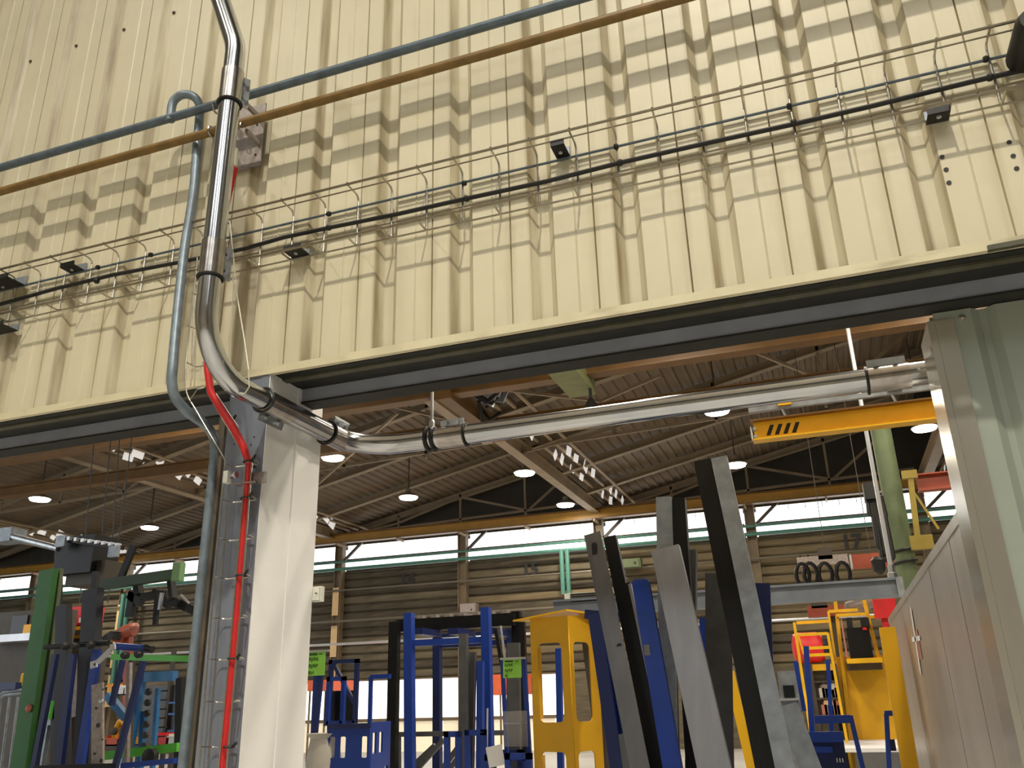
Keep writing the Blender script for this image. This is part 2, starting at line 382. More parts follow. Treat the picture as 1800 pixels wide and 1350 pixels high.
# right side: door leaf with trim --------------------------------------------------
dY = 4.42
xt0 = at(1659, 700, Y=dY).x; xt1 = at(1707, 700, Y=dY).x; ztop = at(1660, 556, Y=dY).z
wr = struct('wall_right', MB().box((xt0+.02, dY+.05, 0), (14, dY+.09, zb-.02)), 'shell')
rp = [(0,0),(.36,0),(.40,.035),(.43,.035),(.47,0)]
rpoly = rp+[(x, y+.0025) for x, y in rp[::-1]]
ds = MB().prof((0,0,0),(0,0,zb-.02), [(x, y) for x, y in rpoly]).data('door_sheet', 'door_sheet', V((0,0,0)))
xg = at(1740, 620, Y=dY).x      # position of the groove
fs = MB().prof((0,0,0),(0,0,zb-.02), [(xt0+.03-xg+.40,0)]+rpoly[1:-1]+[(xt0+.03-xg+.40,.0025)])
o = bpy.data.objects.new('ribbed_sheet', fs.data('ribbed_sheet', 'door_sheet', V((0,0,0)))); C.objects.link(o); o.parent = wr; o.location = V((xg-.40, dY, 0))-ROOT['wall_right']
for k in range(1, 9):
    o = bpy.data.objects.new('ribbed_sheet', ds); C.objects.link(o); o.parent = wr
    o.location = V((xg-.40+k*.47, dY, 0))-ROOT['wall_right']
MB().lathe(at(1691, 559, Y=dY-.001), (0,-1,0), [(.02,0),(.02,.003),(.009,.004),(.009,.010),(.005,.012)], 10).link('bolt', 'door_trim', wr)
yb = at(1640, 700, X=xt0).y
dt = struct('trim_4', MB().prof((xt0, dY, 0), (xt0, dY, ztop-.02), [(-.004,-.012),(xt1-xt0,-.012),(xt1-xt0,-.004),(.004,-.004),(.004,yb-dY),(-.004,yb-dY)]), 'door_trim')
MB().box((xt0+.03, dY-.02, 0), (xt0+.036, dY-.012, ztop-.03)).link('seam', 'door_trim', dt)

# receding steel sheet wall at right
XS = at(1690, 890, Y=4.7).x; zs = at(1690, 890, Y=4.7).z; yf = at(1560, 1077, X=XS).y
sw = thing('steel_sheet_booth', 'tall brushed steel sheet side of a booth receding behind the door post', 'booth', (XS+.2, 8, 0))
ys = [4.66]+[4.66+(yf-4.66)*f for f in (.045, .10, .17, .27, .42, .68, 1.0)]
for i in range(len(ys)-1):
    MB().box((XS+(.002 if i % 2 else 0), ys[i]+.004, 0), (XS+.04, ys[i+1]-.004, zs-.03)).link('steel_panel', 'steel_sheet', sw)
MB().prof((XS-.002, 4.66, zs-.03), (XS-.002, yf, zs-.03), [(-.006,-.03),(.06,-.03),(.06,.03),(-.006,.03)]).link('top_rail', 'steel_sheet', sw)
MB().box((XS+.045, 4.7, 0), (1.6, yf, zs-.04)).link('body', 'steel_dark', sw)
q = at(1612, 1130, X=XS-.004)
MB().box((XS-.003, q.y-.22, q.z-.14), (XS-.001, q.y+.22, q.z+.10)).link('sticker', 'faded_red', sw)
MB().prof((XS-.006, q.y+.18, q.z-.25), (XS-.006, q.y-.02, q.z+.3), [(-.001,-.05),(.001,-.05),(.001,.05),(-.001,.05)]).link('tape_strip', 'paper', sw)
MB().prof((XS-.006, q.y-.36, q.z+.02), (XS-.006, q.y+.4, q.z+.05), [(-.001,-.02),(.001,-.02),(.001,.02),(-.001,.02)]).link('tape_strip', 'paper', sw)

# ---------------------------------------------------------------- far hall shell
YF = 31.2
def fx(px): return at(px, 950, Y=YF).x
zw0 = at(700, 995, Y=YF).z; zw1 = at(700, 951, Y=YF).z
zlo1 = at(760, 1190, Y=YF).z; 
COLX = [fx(603)+i*((fx(1055)-fx(603))/2) for i in range(-4, 7)]
bay = COLX[1]-COLX[0]
wfar = struct('wall_far', MB().box((-46, YF+.12, zlo1), (20, YF+.3, zw0-.02)).box((-46, YF+.12, zw1), (20, YF+.3, 8.4)), 'concrete')
struct('wall_gable', MB().box((-46, YF+.6, 7.9), (20, YF+.8, 12.5)), 'gable')
struct('wall_far_left', MB().box((-45.2, 4.2, 0), (-45, YF, 12.5)), 'gable')
struct('wall_far_right', MB().box((17, 4.2, 0), (17.2, YF, 12.5)), 'gable')
NR = 13; hh = (zw0-.1-zlo1)/NR
planks = [MB().prof((0,0,0),(bay-.02,0,0), [(-hh*.42,-.03),(-hh*.36,-.06),(hh*.30,-.075),(hh*.46,-.01),(hh*.46,.03),(-hh*.42,.03)]).data('plank', m, V((0,0,0))) for m in ('plank_a','plank_b','plank_c')]
for i in range(len(COLX)-1):
    for j in range(NR):
        r = random.random()
        me = planks[2 if (i >= 6 and r < .75) else (0 if r < .5 else (1 if r < .88 else 2))]
        o = bpy.data.objects.new('plank', me); C.objects.link(o); o.parent = wfar
        o.location = V((COLX[i]+.01, YF+.06, zlo1+hh*(j+.5)))-ROOT['wall_far']
for n, (px, py, s) in enumerate(((718,1016,'14'),(935,998,'15'),(1500,951,'17'))):
    q = at(px, py+7, Y=YF-.03); text('bay_number', s, 'black', (q.x-.38, YF-.05, q.z-.1), .66, wfar, bold=.03)
# clerestory windows
n = 0
for i in range(len(COLX)-1):
    n += 1; xa, xb = COLX[i]+.22, COLX[i+1]-.22
    wd = struct('window_%d' % n, MB().box((xa, YF, zw0-.06), (xb, YF+.1, zw0)).box((xa, YF, zw1), (xb, YF+.1, zw1+.06)).box((xa, YF+.01, zw0+.42*(zw1-zw0)-.03), (xb, YF+.06, zw0+.42*(zw1-zw0)+.03)), 'steel_dark')
    N = 9; st = (xb-xa)/N
    for j in range(N):
        for (za, zc) in ((zw0, zw0+.42*(zw1-zw0)-.03), (zw0+.42*(zw1-zw0)+.03, zw1)):
            MB().box((xa+st*j+.012, YF+.05, za), (xa+st*(j+1)-.012, YF+.06, zc)).link('pane', 'day_pane', wd)
# low daylight openings
def lowwin(px0, px1, n, cream_top):
    a = at(px0, 1240, Y=YF).x; b = at(px1, 1240, Y=YF).x; zm = at(700, 1266, Y=YF).z
    wd = struct('window_%d' % n, MB().box((a, YF, zlo1-.06), (b, YF+.1, zlo1)).box((a, YF-.04, zm-.05), (b, YF+.1, zm+.07)), 'far_column')
    K = 3; st = (b-a)/K
    for j in range(K):
        MB().box((a+st*j+.02, YF+.05, zm+.07), (a+st*(j+1)-.02, YF+.06, zlo1-.06)).link('pane', 'day_pane', wd)
        MB().box((a+st*j+.02, YF+.05, 0), (a+st*(j+1)-.02, YF+.06, zm-.05)).link('pane', 'cream_pane', wd)
lowwin(535, 610, 11, 0); lowwin(612, 775, 12, 0); lowwin(777, 905, 13, 0); lowwin(907, 1010, 14, 0)
struct('wall_low', MB().box((-46, YF, 0), (at(533,1240,Y=YF).x, YF+.3, zlo1)).box((at(1012,1240,Y=YF).x, YF, 0), (20, YF+.3, zlo1)), 'plank_a')

# columns of the far wall
for i, x in enumerate(COLX):
    c = thing('wall_column', 'brown steel wall column between clerestory windows '+['far left, off the edge of the opening','at the left edge of the opening','behind the left rack of posts','left of bay 14, with peach patches','left of bay 14','between bays 14 and 15','right of bay 15, behind leaning profiles','behind the tallest leaning profile','left of bay 17','beyond bay 17','at the far right'][i], 'column', (x, YF-.2, 0), 'far wall columns')
    MB().ibeam((x, YF-.15, 0), (x, YF-.15, 8.2), .30, .34, .03).link('shaft', 'far_column', c)
    MB().bar((x+.2, YF-.15, 7.3), (x+1.0, YF-.15, 8.0), .1, .1).link('brace', 'steel_dark', c)
    if i in (2, 4):
        for (za, zc) in ((1.9, 3.2), (3.5, 4.7), (5.1, 6.2)):
            MB().box((x-.19, YF-.31, za), (x+.10, YF-.30, zc)).link('paint_patch', 'peach_paint', c)

# roof: sawtooth bays -----------------------------------------------------------------
VX = [-40.0+11.2*i for i in range(6)]        # valleys: ..., -17.6?, -6.4?
off = at(1056, 897, Y=YF).x; VX = [off-11.2*3, off-11.2*2, off-11.2, off, off+11.2]
ZV = 8.55; RISE = 2.35
roof = struct('ceiling', MB().box((-46, 4.5, 13), (20, YF+1, 13.1)), 'gable')
sl = math.atan2(RISE, 11.2); ud = V((cos(sl), 0, sin(sl)))
def roofmesh(v0, v1):
    m = MB(); n = 38; pts = []
    for k in range(n):
        for f, h in ((0,0),(.35,0),(.45,.05),(.9,.05)):
            s = (k+f)/n*11.2/cos(sl); p = V((v0, 0, ZV))+ud*s+V((0,0,h)); pts.append(p)
    a = []
    for p in pts: a += [V((p.x, 4.6, p.z)), V((p.x, YF+.6, p.z))]
    m._add(a, [(2*i, 2*i+1, 2*i+3, 2*i+2) for i in range(len(pts)-1)]); return m
for v in VX[:-1]:
    roofmesh(v+.15, 0).link('roof_sheet', 'roof_sheet', roof)
roofmesh(VX[-1]+.15, 0).link('roof_sheet', 'roof_sheet', roof)
rt = .09
for v in VX:
    for Yr in [31.0-3.0*i for i in range(9)]:
        p = V((v+.35, Yr, ZV-.14))+ud*0; q = p+ud*(11.2/cos(sl)-.5)
        MB().prof(p, q, [(-.12,-.02),(.10,-.02),(.10,-.11),(.13,-.11),(.13,.11),(.10,.11),(.10,.02),(-.12,.02)]).link('rafter', 'rafter', roof)
    MB().prof((v, 4.6, 8.3), (v, YF, 8.3), [(-.15,-.2),(.15,-.2),(.15,-.17),(.02,-.17),(.02,.17),(.15,.17),(.15,.2),(-.15,.2),(-.15,.17),(-.02,.17),(-.02,-.17),(-.15,-.17)]).link('valley_girder', 'girder_beige', roof)
    # broken glazing strip beside the valley
    for j in range(22):
        y0 = 9+j*1.0
        for dx in (.6, 1.05):
            if random.random() < .25: continue
            h_ = random.uniform(.10, .22); yy_ = y0+random.uniform(0, .4)
            MB().prof((v+dx, yy_, ZV-.2), (v+dx+.05, yy_+random.uniform(-.06, .12), ZV+random.uniform(-.05, .10)), [(-.01,-h_),(.01,-h_),(.01,h_),(-.01,h_)]).link('pane', 'skylight', roof)
    for dx in (.55, .95, 1.35):
        MB().tube([(v+dx, 4.7, ZV-.06), (v+dx, YF, ZV-.06)], .05, 6).link('strip_pipe', 'girder_beige', roof)
# trusses under the roof: diagonals and bottom ties, each its own part
for v in VX[1:4]:
    for Yr in (31.0, 22.0, 16.0):
        z0 = 8.35
        for f0, f1, lo in ((0, .24, 1), (.5, .24, 1), (.5, .76, 1), (1, .76, 1)):
            p = V((v+f0*11.0, Yr+.02, ZV+RISE*f0-.3)); q = V((v+f1*11.0, Yr+.02, z0+.25))
            MB().bar(p, q, .09, .07).link('truss_brace', 'rafter', roof)
        MB().bar((v, Yr+.02, z0), (v+11, Yr+.02, z0+.35), .08, .08).link('truss_tie', 'rafter', roof)
        for f in (.25, .5, .75):
            MB().bar((v+f*11, Yr+.02, z0+.1), (v+f*11, Yr+.02, ZV+RISE*f-.2), .08, .08).link('truss_post', 'rafter', roof)
# horizontal wind bracing (cross rods)
for (px0, py0, px1, py1) in ((630,700,780,735),(560,850,700,725),(845,680,1180,720),(930,760,1160,660),(1330,620,1440,665),(1300,500,1300,501)):
    if px0 == px1: continue
    MB().bar(at(px0, py0, Z=8.3), at(px1, py1, Z=8.3), .07, .05).link('cross_brace', 'girder_beige', roof)

# ================================================================ LAMPS
hb = []
def highbay(p, label, r=.33, power=None):
    t = thing('high_bay_lamp', label, 'lamp', p, 'high bay lamps of the far hall')
    MB().lathe(p, (0,0,1), [(r,0),(r+.02,.01),(r*.95,.06),(r*.5,.12),(r*.3,.15),(r*.3,.28)], 18).link('shade', 'lamp_shade', t, True)
    MB().lathe(p+V((0,0,-.05)), (0,0,1), [(r*.5,-.03),(r*.86,-.005),(r*.96,.05)], 18).link('lens', 'lamp_glass', t, True)
    vv = max([v for v in VX if v <= p.x]+[VX[0]]); zr_ = ZV+RISE*(p.x-vv)/11.2-.02
    MB().bar(p+V((0,0,.15)), V((p.x, p.y, max(zr_, p.z+.3))), .03).link('rod', 'steel_dark', t)
    l = area('lamp_light', V((0,0,-.12)), .5, power or FAR_POWER, (1,.88,.70), t)
    return t
for (px, py, s) in ((70,877,'lit high bay lamp at the far left below the upper crane girder'),(263,927,'lit high bay lamp left of the riser pipe above the dark posts'),
        (140,972,'lit high bay lamp low at the left, behind the machine top'),(585,804,'lit high bay lamp just right of the white column'),
        (718,874,'lit high bay lamp between the white column and the valley girder'),(922,831,'lit high bay lamp on the left edge of the valley girder'),
        (994,887,'lit high bay lamp at the far end of the valley girder, above the crane rail'),(1260,722,'lit high bay lamp touching the underside of the long conduit'),
        (1293,817,'lit high bay lamp beside the tallest leaning profile'),(1625,752,'lit high bay lamp under the yellow beam near the door post')):
    highbay(at(px, py, Z=8.2), s)
for (x, y, s) in ((-2, 11.6, 'lamp hidden above the lintel, third of its row'),(-2, 7.2, 'lamp hidden above the lintel, nearest of its row'),(3.15, 18.7, 'lamp hidden behind the door leaf, farther one'),(3.15, 12.5, 'lamp hidden behind the door leaf, nearer one'),(-12.5, 12, 'lamp hidden above the lintel at left')):  # unseen lamps carrying the rows on, added to brighten column and profiles
    highbay(V((x, y, 8.2)), 'lit high bay '+s)
for (x, y, s) in ((5.2, 7.5, 'nearest to the wall, hidden behind the door leaf'),(1.6, 6.4, 'hidden above the right end of the opening')):  # stronger unseen lamps, added to light the white column side
    highbay(V((x, y, 8.2)), 'lit high bay lamp '+s, power=300)
for i, (x, y, z, p) in enumerate(NEAR_LAMPS):
    t = thing('hall_lamp', ('round hall lamp nearest above the cladding middle', 'round hall lamp high at the left before the cladding', 'round hall lamp high at the right before the cladding', 'wide round rooflight high behind the viewer at left', 'wide round rooflight high behind the viewer at right')[i]+', out of the frame', 'lamp', (x, y, z), 'lamps of the near hall')
    big = y < -5; R_ = 2.6 if big else .3  # wide ones are unseen fill lights, added for soft ambient light
    MB().lathe((x, y, z+.02), (0,0,1), [(R_*1.13,0),(R_*1.2,.02),(R_,.14),(R_*.4,.2),(R_*.4,.24 if big else 2.95)], 18).link('shade', 'lamp_shade', t, True)
    MB().lathe((x, y, z), (0,0,1), [(R_*.87,0),(R_,.02)], 18).link('lens', 'rooflight_glass' if big else 'lamp_glass', t)
    area('lamp_light', V((0,0,-.03)), 5.0 if big else .42, p, WARM, t, 180 if big else 110)

# ================================================================ PIPES ON THE FRONT WALL
YP = 3.79
def xpipe(pa, pb, y, r, name, m, label, cat='pipe', xa=-12, xb=8):
    a = at(*pa, Y=y); b = at(*pb, Y=y); s = (b-a)/(b.x-a.x); p = a+s*(xa-a.x); q = a+s*(xb-a.x)
    o = MB().tube([p, q], r, 14).link(name, m, None, True); return tag(o, label, cat), a, b
xpipe((0,295),(1000,3), YP, .030, 'water_pipe', 'blue_grey_pipe', 'long straight blue-grey pipe crossing the beige cladding, upper of the pair')
xpipe((0,337),(1180,2.5), YP, .030, 'gas_pipe', 'ochre_pipe', 'long straight ochre-brown pipe crossing the cladding just below the blue-grey pipe')
# bracket plate behind
pb = thing('pipe_bracket', 'steel plate bracket behind the vertical conduit holding the two pipes', 'bracket', at(425, 250, Y=3.98))
a = at(376, 190, Y=3.97); b = at(464, 288, Y=3.97); a2 = at(463, 215, Y=3.97)
MB().box((at(378,250,Y=3.97).x, 3.965, b.z), (at(462,250,Y=3.97).x, 3.975, at(420,195,Y=3.97).z)).link('plate', 'plate_steel', pb)
for (px, py) in ((380,190),(372,232),(424,175),(428,226)):
    q = at(px, py, Y=YP)
    MB().tube([q+V((0,cos(t)*.037,sin(t)*.037)) for t in [2*pi*k/12 for k in range(12)]], .007, 6, True).link('u_bolt', 'chrome_dark', pb)
    MB().box((q.x-.012, YP+.03, q.z-.015), (q.x+.012, 3.967, q.z+.015)).link('stand_off', 'plate_steel', pb)
for (px, py) in ((449,272),(452,219)): MB().lathe(at(px, py, Y=3.964), (0,-1,0), [(.008,0),(.006,.006)], 6).link('bolt', 'black', pb)

# riser pipe with hook
R0 = at(300, 208, Y=YP)
pts = [R0+V((0,.0,-.02)), at(303,183,Y=YP), at(313,170,Y=YP), at(328,166,Y=YP), at(343,172,Y=YP+.02), at(351,187,Y=YP+.05), at(350,215,Y=YP+.08), at(346,260,Y=3.86)]
low = [at(341,330,Y=3.85), at(333,385,Y=3.84), at(324,440,Y=3.82), at(311,560,Y=3.76), at(304,640,Y=3.72), at(302,672,Y=3.72), at(309,700,Y=3.75), at(330,725,Y=3.84)]
xr = at(367, 900, Y=4.1).x
pth = smooth(pts+low, 5)+smooth([at(355,742,Y=3.98), at(372,762,Y=4.07), V((xr, 4.1, at(376,800,Y=4.1).z)), V((xr, 4.1, 2.4))], 5)+[V((xr, 4.1, 0))]
tag(MB().tube(pth, .030, 12).link('riser_pipe', 'riser_pipe', None, True), 'pale blue painted riser pipe with a hooked top, bending under the lintel beside the column', 'pipe')

# big bright conduit
Y0C = 3.29; XC = at(385, 350, Y=Y0C).x; ZC = at(500, 722, X=XC).z; YB = at(790, 768, Z=ZC).y
cr = .059; cr2 = .068
print('conduit', XC, ZC, YB)
tp = [at(340,-120,Y=Y0C-.02), at(378,-30,Y=Y0C), V((XC, Y0C, at(414,82,X=XC).z)), V((XC, Y0C, ZC)), V((XC, YB, ZC)), V((6, YB, ZC+.01))]
cp = fillet(tp, [0,.3,.35,.34,.34,0], 12)
cn = thing('conduit', 'thick shiny metal tube running down the cladding, under the lintel and off to the right', 'conduit', (XC, Y0C, ZC))
def split(path, y): return [p for p in path if p.y <= y], [p for p in path if p.y > y]
A, B = split(cp, 3.85); A = A+[V((XC, 3.95, ZC))]; B = [V((XC, 3.95, ZC))]+B
MB().tube(A, cr, 24).link('tube', 'chrome', cn, True); MB().tube(B, cr2-.001, 24).link('tube', 'chrome', cn, True)
def sleeve(p, q, r, ringat, ear):
    d = (q-p).normalized(); s = MB().tube([p, q], r+.006, 24).link('sleeve', 'chrome_dark', cn, True)
    rr = q if ringat else p; rd = d.orthogonal().normalized(); bn = d.cross(rd)
    MB().tube([rr+(rd*cos(2*pi*k/20)+bn*sin(2*pi*k/20))*(r+.008) for k in range(20)], .008, 6, True).link('gasket', 'black', s)
    if ear is not None:
        e = V(ear).normalized(); mid = (p+q)/2+e*(r+.022); o2 = d*(.30*(q-p).length)
        MB().prof(mid-o2*1.5, mid+o2*1.5, [(-.024,-.007),(.024,-.007),(.024,.007),(-.024,.007)], u=e).link('clamp_ear', 'galvanised', s)
        for sgn in (-1, 1): MB().lathe(mid+o2*sgn*.75-e.cross(d)*.024, e.cross(d), [(.016,0),(.016,.048)], 6).link('bolt', 'galvanised', s)
zA = lambda px, py: V((XC, Y0C, at(px, py, Y=Y0C).z))
sleeve(zA(408,128), zA(402,183), cr, 1, (.7,1,0))
sleeve(zA(381,425), zA(372,488), cr, 1, (.6,1,0))
py1 = at(462, 697, X=XC).y; 
yy = lambda px, py: at(px, py, X=XC).y
ya = yy(463,700); sleeve(V((XC, ya, ZC)), V((XC, ya+.26, ZC)), cr+.004, 0, (-.35,0,-1))
yb3 = yy(581,748); sleeve(V((XC, yb3-.04, ZC)), V((XC, yb3+.16, ZC)), cr2, 0, (.5,0,1))
xx = lambda px, py: at(px, py, Y=YB).x
sleeve(V((xx(775,768), YB, ZC)), V((xx(820,760), YB, ZC)), cr2, 1, (0,-.25,1))
sleeve(V((xx(1525,673), YB, ZC)), V((xx(1600,663), YB, ZC)), cr2, 0, (0,-.2,1))
# hanger rods of the conduit
hx = xx(759, 775)
h = thing('pipe_hanger', 'thin threaded rod with a round clamp holding the conduit below the lintel', 'hanger', (hx, YB, ZC))
MB().tube([(hx, YB, ZC+cr2), (hx, YB, 8.0)], .011, 8).link('rod', 'galvanised', h)
for dx in (-.022, .022): MB().tube([V((hx+dx, YB+cos(2*pi*k/20)*(cr2+.007), ZC+sin(2*pi*k/20)*(cr2+.007))) for k in range(20)], .013, 8, True).link('clamp_ring', 'black', h)
MB().lathe((hx, YB, ZC+cr2), (0,0,1), [(.02,0),(.02,.05),(.012,.07)], 8).link('nut', 'galvanised', h)

# white string
tag(MB().tube([at(404,390,Y=3.82), at(411,455,Y=3.8), at(417,520,Y=3.7), at(430,600,Y=3.5), at(437,650,Y=3.42), at(438,680,Y=3.45), at(430,692,Y=3.5), at(418,690,Y=3.6)], .0035, 5).link('string', 'string'), 'thin white string hanging down and looped round the conduit bend', 'string')
tag(MB().tube([at(411,455,Y=3.83), at(409,520,Y=3.84), at(405,640,Y=3.86)], .003, 5).link('string', 'string'), 'straight white string hanging beside the conduit', 'string')

# ================================================================ CABLE TRAYS
YT = 3.84; xt = at(617,322,Y=YT).x; YTi = at(637,346,X=xt).y; zt = 4.585; zbm = at(636,430,Y=YTi).z
step = at(1072,212,Y=YT).x-at(1000,230,Y=YT).x
tr = thing('cable_tray', 'long wire basket cable tray running along the beige cladding', 'cable tray', (-2, 3.9, zbm))
XA, XB = -11.0, 5.0
zq = at(600, 371, Y=YTi).z
for (y, z, m, r) in ((YT, zt, 'wire_dark', .0085), ((YT*.55+YTi*.45), zt, 'wire_dark', .005), (YTi, zq, 'blue_grey_pipe', .008), (YTi-.002, zbm, 'galv_wire', .0065), (YT+.02, zbm, 'wire_dark', .008), (YTi, (zq+zbm)/2-.03, 'wire_dark', .004)):
    MB().tube([(XA, y, z), (XB, y, z)], r, 6).link('side_wire', m, tr)
x = at(1000,230,Y=YT).x; n0 = int((x-XA)/step); n1 = int((XB-x)/step)
cw = MB().tube(fillet([V((0,YT-.004,zt+.012)), V((0,YT,zt)), V((0,YTi,zt-.002)), V((0,YTi,zbm)), V((0,YT+.02,zbm)), V((0,YT+.016,zbm+.012))], [0,.004,.035,.02,.004,0], 4), .0062, 6).data('cross_wire', 'galv_wire', V((0,0,0)))
for k in range(-n0, n1+1):
    o = bpy.data.objects.new('cross_wire', cw); C.objects.link(o); o.parent = tr; o.location = V((x+k*step, 0, 0))-ROOT['cable_tray']
# black cable in the tray
def cz(px, py): return at(px, py, Y=YTi-.02)
cpts = [cz(-200,575), cz(0,535), cz(100,507), cz(200,483), cz(310,462), cz(430,437), cz(500,417), cz(580,400), cz(700,376), cz(820,349), cz(960,319), cz(1090,286), cz(1240,252), cz(1400,217), cz(1530,187), cz(1640,160), cz(1740,136), cz(1850,112), cz(2100,50)]
kb = MB().tube(cpts, .0135, 8).link('power_cable', 'cable_black', None, True); tag(kb, 'thick black cable lying along the wire basket tray', 'cable')
for (px, py) in ((578,376),(816,322),(1083,258),(1387,187),(1733,104),(265,448),(172,470)):
    q = at(px, py, Y=YTi-.012); MB().lathe(q-V((.012,0,0)), (1,0,0), [(.014,0),(.018,.012),(.014,.024)], 8).link('cable_tie', 'black', tr)
for (px, py) in ((578,400),(820,349),(1090,286),(1395,216),(1740,136),(170,494)):
    q = at(px, py, Y=YTi-.02); MB().lathe(q-V((.014,0,0)), (1,0,0), [(.015,0),(.02,.008),(.02,.02),(.015,.028)], 8).link('cable_tie', 'black', kb)
# tray brackets
def bracket(px, py, wpx, hpx, label, m='black', dep=.12):
    q = at(px, py, Y=3.99); k = mpp(q); w_, h_ = wpx*k/2, hpx*k/2
    t = thing('tray_bracket', label, 'bracket', q, 'tray support brackets')
    MB().box((q.x-w_, 3.985, q.z-h_), (q.x+w_, 3.995, q.z+h_)).link('back_plate', 'zinc', t)
    MB().prof((q.x-w_, 3.985, q.z-h_), (q.x+w_, 3.985, q.z-h_), [(-.004,-dep),(.004,-dep),(.004,0),(-.004,0)]).link('arm_plate', m, t)
    MB().prof((q.x-w_, 3.985-dep, q.z-h_), (q.x+w_, 3.985-dep, q.z-h_), [(-.03,-.004),(.004,-.004),(.004,.004),(-.03,.004)]).link('lip', m, t)
    MB().lathe((q.x, 3.93, q.z-h_-.005), (0,0,-1), [(.012,0),(.012,.008)], 6).link('bolt', 'silver_bright', t)
bracket(990, 268, 24, 20, 'small dark clip bracket above the cable, left of the middle of the tray')
bracket(530, 446, 34, 12, 'small dark bracket under the tray just right of the conduit', dep=.10)
bracket(1645, 205, 36, 26, 'dark angle bracket under the tray beside the drilled holes', dep=.08)
bracket(20, 500, 72, 20, 'wide black bracket behind the tray at the left edge', dep=.15)
bracket(10, 580, 60, 14, 'black bracket under the tray at the left edge', dep=.12)
bracket(140, 472, 30, 16, 'small black clip bracket on the tray near the left edge', dep=.10)
q = at(1800, 70, Y=3.8)
tag(MB().lathe(q+V((.02,.16,0)), (0,-1,0), [(.07,0),(.075,.02),(.075,.26),(.06,.30)], 20).link('horn', 'black', None, True), 'round dark blue-black fitting at the right edge above the tray', 'fitting')

# narrow vertical tray with the red cable
vt = thing('vertical_cable_tray', 'narrow wire tray dropping beside the column front, carrying the red cable', 'cable tray', at(380, 1000, Y=3.93))
yv = 3.94; yf_ = 3.90
def P2(px, py, y=yf_): return at(px, py, Y=y)
def vline(pxs, y, ext=True):
    L = [at(a, b, Y=y) for a, b in pxs]
    if ext: L.append(L[-1]+(L[-1]-L[-2]).normalized()*((L[-1].z-.05)/abs((L[-1]-L[-2]).normalized().z)))
    return L
rails = [[(396,817),(370,1100),(350,1350)], [(432,812),(409,1090),(384,1350)], [(443,812),(421,1090),(398,1350)]]
for r in rails: MB().tube(vline(r, yf_), .0045, 6).link('side_wire', 'galv_wire', vt)
MB().tube(vline([(405,818),(383,1100),(364,1350)], yv+.03), .0035, 6).link('side_wire', 'galv_wire', vt)
# upper, bent part
MB().tube(smooth([at(347,452,Y=3.86), at(340,520,Y=3.85), at(331,600,Y=3.84), at(326,650,Y=3.82), at(328,690,Y=3.82), at(345,722,Y=3.84), at(370,765,Y=3.86), at(394,806,Y=3.89), at(396,817,Y=yf_)], 4), .0045, 6).link('side_wire', 'galv_wire', vt)
MB().tube([at(346,452,Y=3.87), at(341,520,Y=3.86), at(337,640,Y=3.85)], .004, 6).link('side_wire', 'galv_wire', vt)
MB().tube([at(362,640,Y=3.80), at(364,690,Y=3.81), at(392,738,Y=3.84), at(418,780,Y=3.88), at(432,812,Y=yf_)], .0045, 6).link('side_wire', 'galv_wire', vt)
MB().tube([at(380,692,Y=3.82), at(402,726,Y=3.85), at(420,752,Y=3.88)], .004, 6).link('side_wire', 'galv_wire', vt)
MB().tube([at(335,702,Y=3.82), at(347,684,Y=3.83), at(360,681,Y=3.84)], .004, 6).link('cross_wire', 'galv_wire', vt)
for (a, b) in (((338,515),(350,520)),((330,573),(346,578)),((326,636),(344,645))):
    MB().tube([at(*a, Y=3.85), at(*b, Y=3.86), at(b[0]+14, b[1]-2, Y=3.90)], .004, 6).link('cross_wire', 'galv_wire', vt)
L0 = rails[0]; 
def lerp(r, y):
    for (x0, y0), (x1, y1) in zip(r, r[1:]):
        if y <= y1 or (x1, y1) == r[-1]: return x0+(x1-x0)*(y-y0)/(y1-y0)
for yy_ in (810+5, 878, 946, 1014, 1085, 1158, 1233, 1313, 1395, 1480):
    a = at(lerp(rails[0], yy_), yy_, Y=yf_); c = at(lerp(rails[1], yy_), yy_, Y=yf_); d_ = at(lerp(rails[2], yy_), yy_, Y=yf_)
    MB().tube(fillet([V((a.x, yf_, a.z)), V((a.x+.012, yv+.035, a.z-.004)), V((d_.x-.004, yv+.035, a.z-.004)), V((d_.x+.018, yf_, a.z))], [0,.02,.02,0], 4), .004, 6).link('cross_wire', 'galv_wire', vt)
rcab = [at(413,296,Y=3.80), at(407,320,Y=3.80), at(388,400,Y=3.80), at(374,500,Y=3.80), at(364,600,Y=3.80), at(365,650,Y=3.80), at(370,688,Y=3.81), at(390,722,Y=3.84), at(412,755,Y=3.87), at(428,785,Y=3.89), at(437,812,Y=3.915)]
rc2 = vline([(437,812),(415,1090),(391,1350)], 3.925)
redc = MB().tube(fillet(rcab+rc2, .12, 3), .0215, 10).link('red_cable', 'red_cable', None, True)
tag(redc, 'bright red cable dropping past the lintel and down the column front', 'cable')
MB().tube([at(415,262,Y=3.80), at(413,292,Y=3.80)], .016, 8).link('cable_end', 'string', redc)
for (px, py) in ((371,692),(403,742),(437,812),(432,876),(424,1012),(410,1158),(403,1313)):
    q = at(px, py, Y=3.915); MB().tube([q+V((cos(2*pi*k/10)*.027, sin(2*pi*k/10)*.027, 0)) for k in range(10)], .006, 5, True).link('cable_tie', 'black', redc)
    MB().bar(q+V((.026,-.01,.0)), q+V((.07,-.035,.022)), .013, .008).link('tie_tail', 'black', redc)
for (px, py) in ((371,600),): pass
jb = thing('junction_box', 'small white junction box on a steel bracket beside the red cable', 'box', at(400, 838, Y=3.9))
q = at(400, 839, Y=3.88); k = mpp(q)
MB().box((q.x-.016, 3.86, q.z-.034), (q.x+.014, 3.90, q.z+.034)).link('housing', 'white_plastic', jb)
